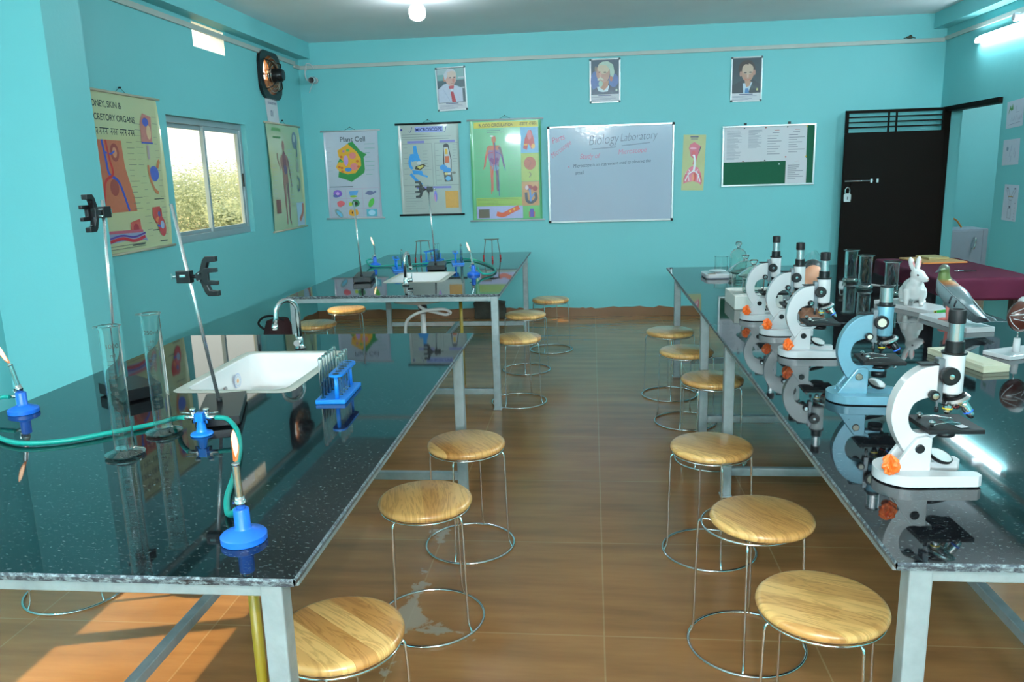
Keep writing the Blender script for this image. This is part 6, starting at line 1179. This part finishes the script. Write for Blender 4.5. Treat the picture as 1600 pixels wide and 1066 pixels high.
t = thing('board', 'thin tan board lying on the maroon cloth', 'board', (2.83, 6.92, .784), math.radians(6)); 
b = MB(pm('tan_board', lincol=(.40, .24, .09), rough=.5)); b.box((0, 0, .006), (.36, .40, .012)); b.build('panel', t, bevel=.001)
b = MB(pm('orange_board_edge', lincol=(.55, .20, .05), rough=.5)); b.box((0, -.2005, .006), (.36, .002, .011)); b.build('edge_strip', t)
b = MB(pm('greenish_tan_pad', lincol=(.30, .26, .11), rough=.6)); b.box((0, 0, .009), (.17, .22, .018)); o = b.build('pad', bevel=.002, loc=(2.86, 7.0, .7965), rz=.1); tag(o, 'small tan pad lying on the thin board on the maroon cloth', 'pad')
t = thing('pen', 'silver and black pen lying on the maroon cloth', 'pen', (2.76, 6.18, .790)); b = MB(M_CHROME); b.cyl((-.07, 0, 0), (.0, 0, 0), .0055); b.build('barrel', t); b = MB(M_BLACK); b.cyl((.0, 0, 0), (.09, .01, 0), .0058, .004); b.build('cap', t)

# ---------------- seen through the doorway
t = thing('cabinet', 'low grey cabinet seen through the doorway', 'cabinet', (4.40, 10.40, 0))
M_GCAB = pm('pale_grey_cabinet_paint', lincol=(.34, .42, .50), rough=.5)
b = MB(M_GCAB); b.bx(-.40, .40, -.19, .22, 0, .775); b.build('body', t, bevel=.003)
d = MB(M_GCAB); d.bx(-.38, .335, -.208, -.192, .03, .755); d = d.build('door', t, bevel=.003)
b = MB(M_GCAB); b.bx(.342, .395, -.2, -.19, .0, .765); b.build('side_strip', t)
b = MB(M_ROD); b.tube(spline([(.235, -.208, .67), (.24, -.24, .665), (.235, -.24, .60), (.225, -.24, .545), (.222, -.208, .54)], 5), .012, 8); b.build('handle', d)
b = MB(pm('orange_brown_pipe', lincol=(.50, .17, .02), rough=.4)); b.tube(spline([(4.16, 10.36, .787), (4.20, 10.36, .89), (4.33, 10.36, .92), (4.47, 10.36, .885), (4.55, 10.36, .787)], 8), .010, 10); tag(b.build('bent_pipe'), 'bent orange brown pipe on top of the cabinet beyond the doorway', 'pipe')
nl = thing('ceiling_bulb', 'added fill bulb, out of view in the room beyond the doorway', 'light bulb', (5.6, 9.0, ZC)); b = MB(M_WHITE); b.lathe([(0, 0), (.05, 0), (.05, -.02), (.024, -.03), (.022, -.075), (0, -.075)]); b.build('holder', nl); b = MB(emit_mat('fill_bulb_next_room', (.9, .96, 1.0), 400.0)); b.lathe([(.022, -.07), (.05, -.085), (.066, -.11), (.066, -.155), (.058, -.178), (.035, -.195), (0, -.20)]); b.build('bulb', nl)  # unseen bulb added so the next room is lit

# ---------------- outdoors beyond the window
b = MB(pm('dry_ground', lincol=(.42, .36, .22), rough=.95, var=.2, vscale=.6)); b.poly([(-90, -40, -.55), (XL - WT - .3, -40, -.55), (XL - WT - .3, 90, -.55), (-90, 90, -.55)]); struct(b.build('ground'))
def bush_mat():
    m, N, L, b = newmat('hazy_dry_green_leaves'); tc = N.new('ShaderNodeTexCoord'); n1 = N.new('ShaderNodeTexNoise'); n1.inputs['Scale'].default_value = 2.2; n1.inputs['Detail'].default_value = 5; L.new(tc.outputs['Object'], n1.inputs['Vector'])
    r = N.new('ShaderNodeValToRGB'); r.color_ramp.elements[0].position = .35; r.color_ramp.elements[0].color = (.50, .57, .42, 1); r.color_ramp.elements[1].position = .7; r.color_ramp.elements[1].color = (.54, .60, .43, 1); L.new(n1.outputs['Fac'], r.inputs['Fac']); L.new(r.outputs['Color'], b.inputs['Base Color']); b.inputs['Roughness'].default_value = .9; b.inputs['Specular IOR Level'].default_value = .05
    tl = N.new('ShaderNodeBsdfTranslucent'); L.new(r.outputs['Color'], tl.inputs[0]); ms = N.new('ShaderNodeMixShader'); ms.inputs[0].default_value = .5; L.new(b.outputs[0], ms.inputs[1]); L.new(tl.outputs[0], ms.inputs[2]); L.new(ms.outputs[0], N['Material Output'].inputs['Surface']); return m
M_BUSH = bush_mat()
def bush(label, x, y, w, h, sd):
    r = random.Random(sd); t = thing('bush', label, 'bush', (x, y, -.55)); b = MB(M_BUSH)
    lob = [(r.uniform(-.34, .34) * w, r.uniform(-.34, .34) * w, h * r.uniform(.18, .74), w * r.uniform(.14, .24)) for _ in range(15)]
    for k in range(5200):
        lx, ly, lz, ls = lob[k % 15]; d = Vector((r.gauss(0, 1), r.gauss(0, 1), r.gauss(0, 1))).normalized() * ls * r.uniform(.55, 1.05)
        c = Vector((lx + d.x, ly + d.y, max(.06, lz + d.z * .75))); n = (d.normalized() + Vector((r.uniform(-.8, .8), r.uniform(-.8, .8), r.uniform(-.3, .9)))).normalized(); x_, y_ = frame(n); q = r.uniform(.05, .10)
        b.poly([c - x_ * q, c - y_ * q * .6, c + x_ * q, c + y_ * q * .6])
    b.build('foliage', t); b = MB(pm('grey_bark', lincol=(.16, .12, .08), rough=.9)); b.cyl((0, 0, 0), (.1, 0, h * .5), w * .03, w * .015); b.build('trunk', t)
for i, (x, y, w, h, lab) in enumerate([(-17.5, 36, 6.0, 2.6, 'hazy green bush in the left pane of the window, nearest'), (-21.0, 37, 6.5, 2.75, 'hazy green bush at the left edge of the window view'), (-22.0, 52, 9.0, 3.3, 'hazy taller bush beyond, in the middle of the window view'), (-17.0, 46, 7.0, 2.5, 'hazy green bush in the right pane of the window'), (-28.0, 55, 10.0, 3.3, 'hazy far bush toward the left of the window view'), (-13.5, 31, 3.6, 1.5, 'low olive bush below the others through the window'), (-12.4, 36, 5.0, 2.3, 'hazy bush at the right edge of the window view'), (-23, 33, 6, 2.3, 'hazy low bush far left through the window')]):
    bush(lab, x, y, w, h, 20 + i)
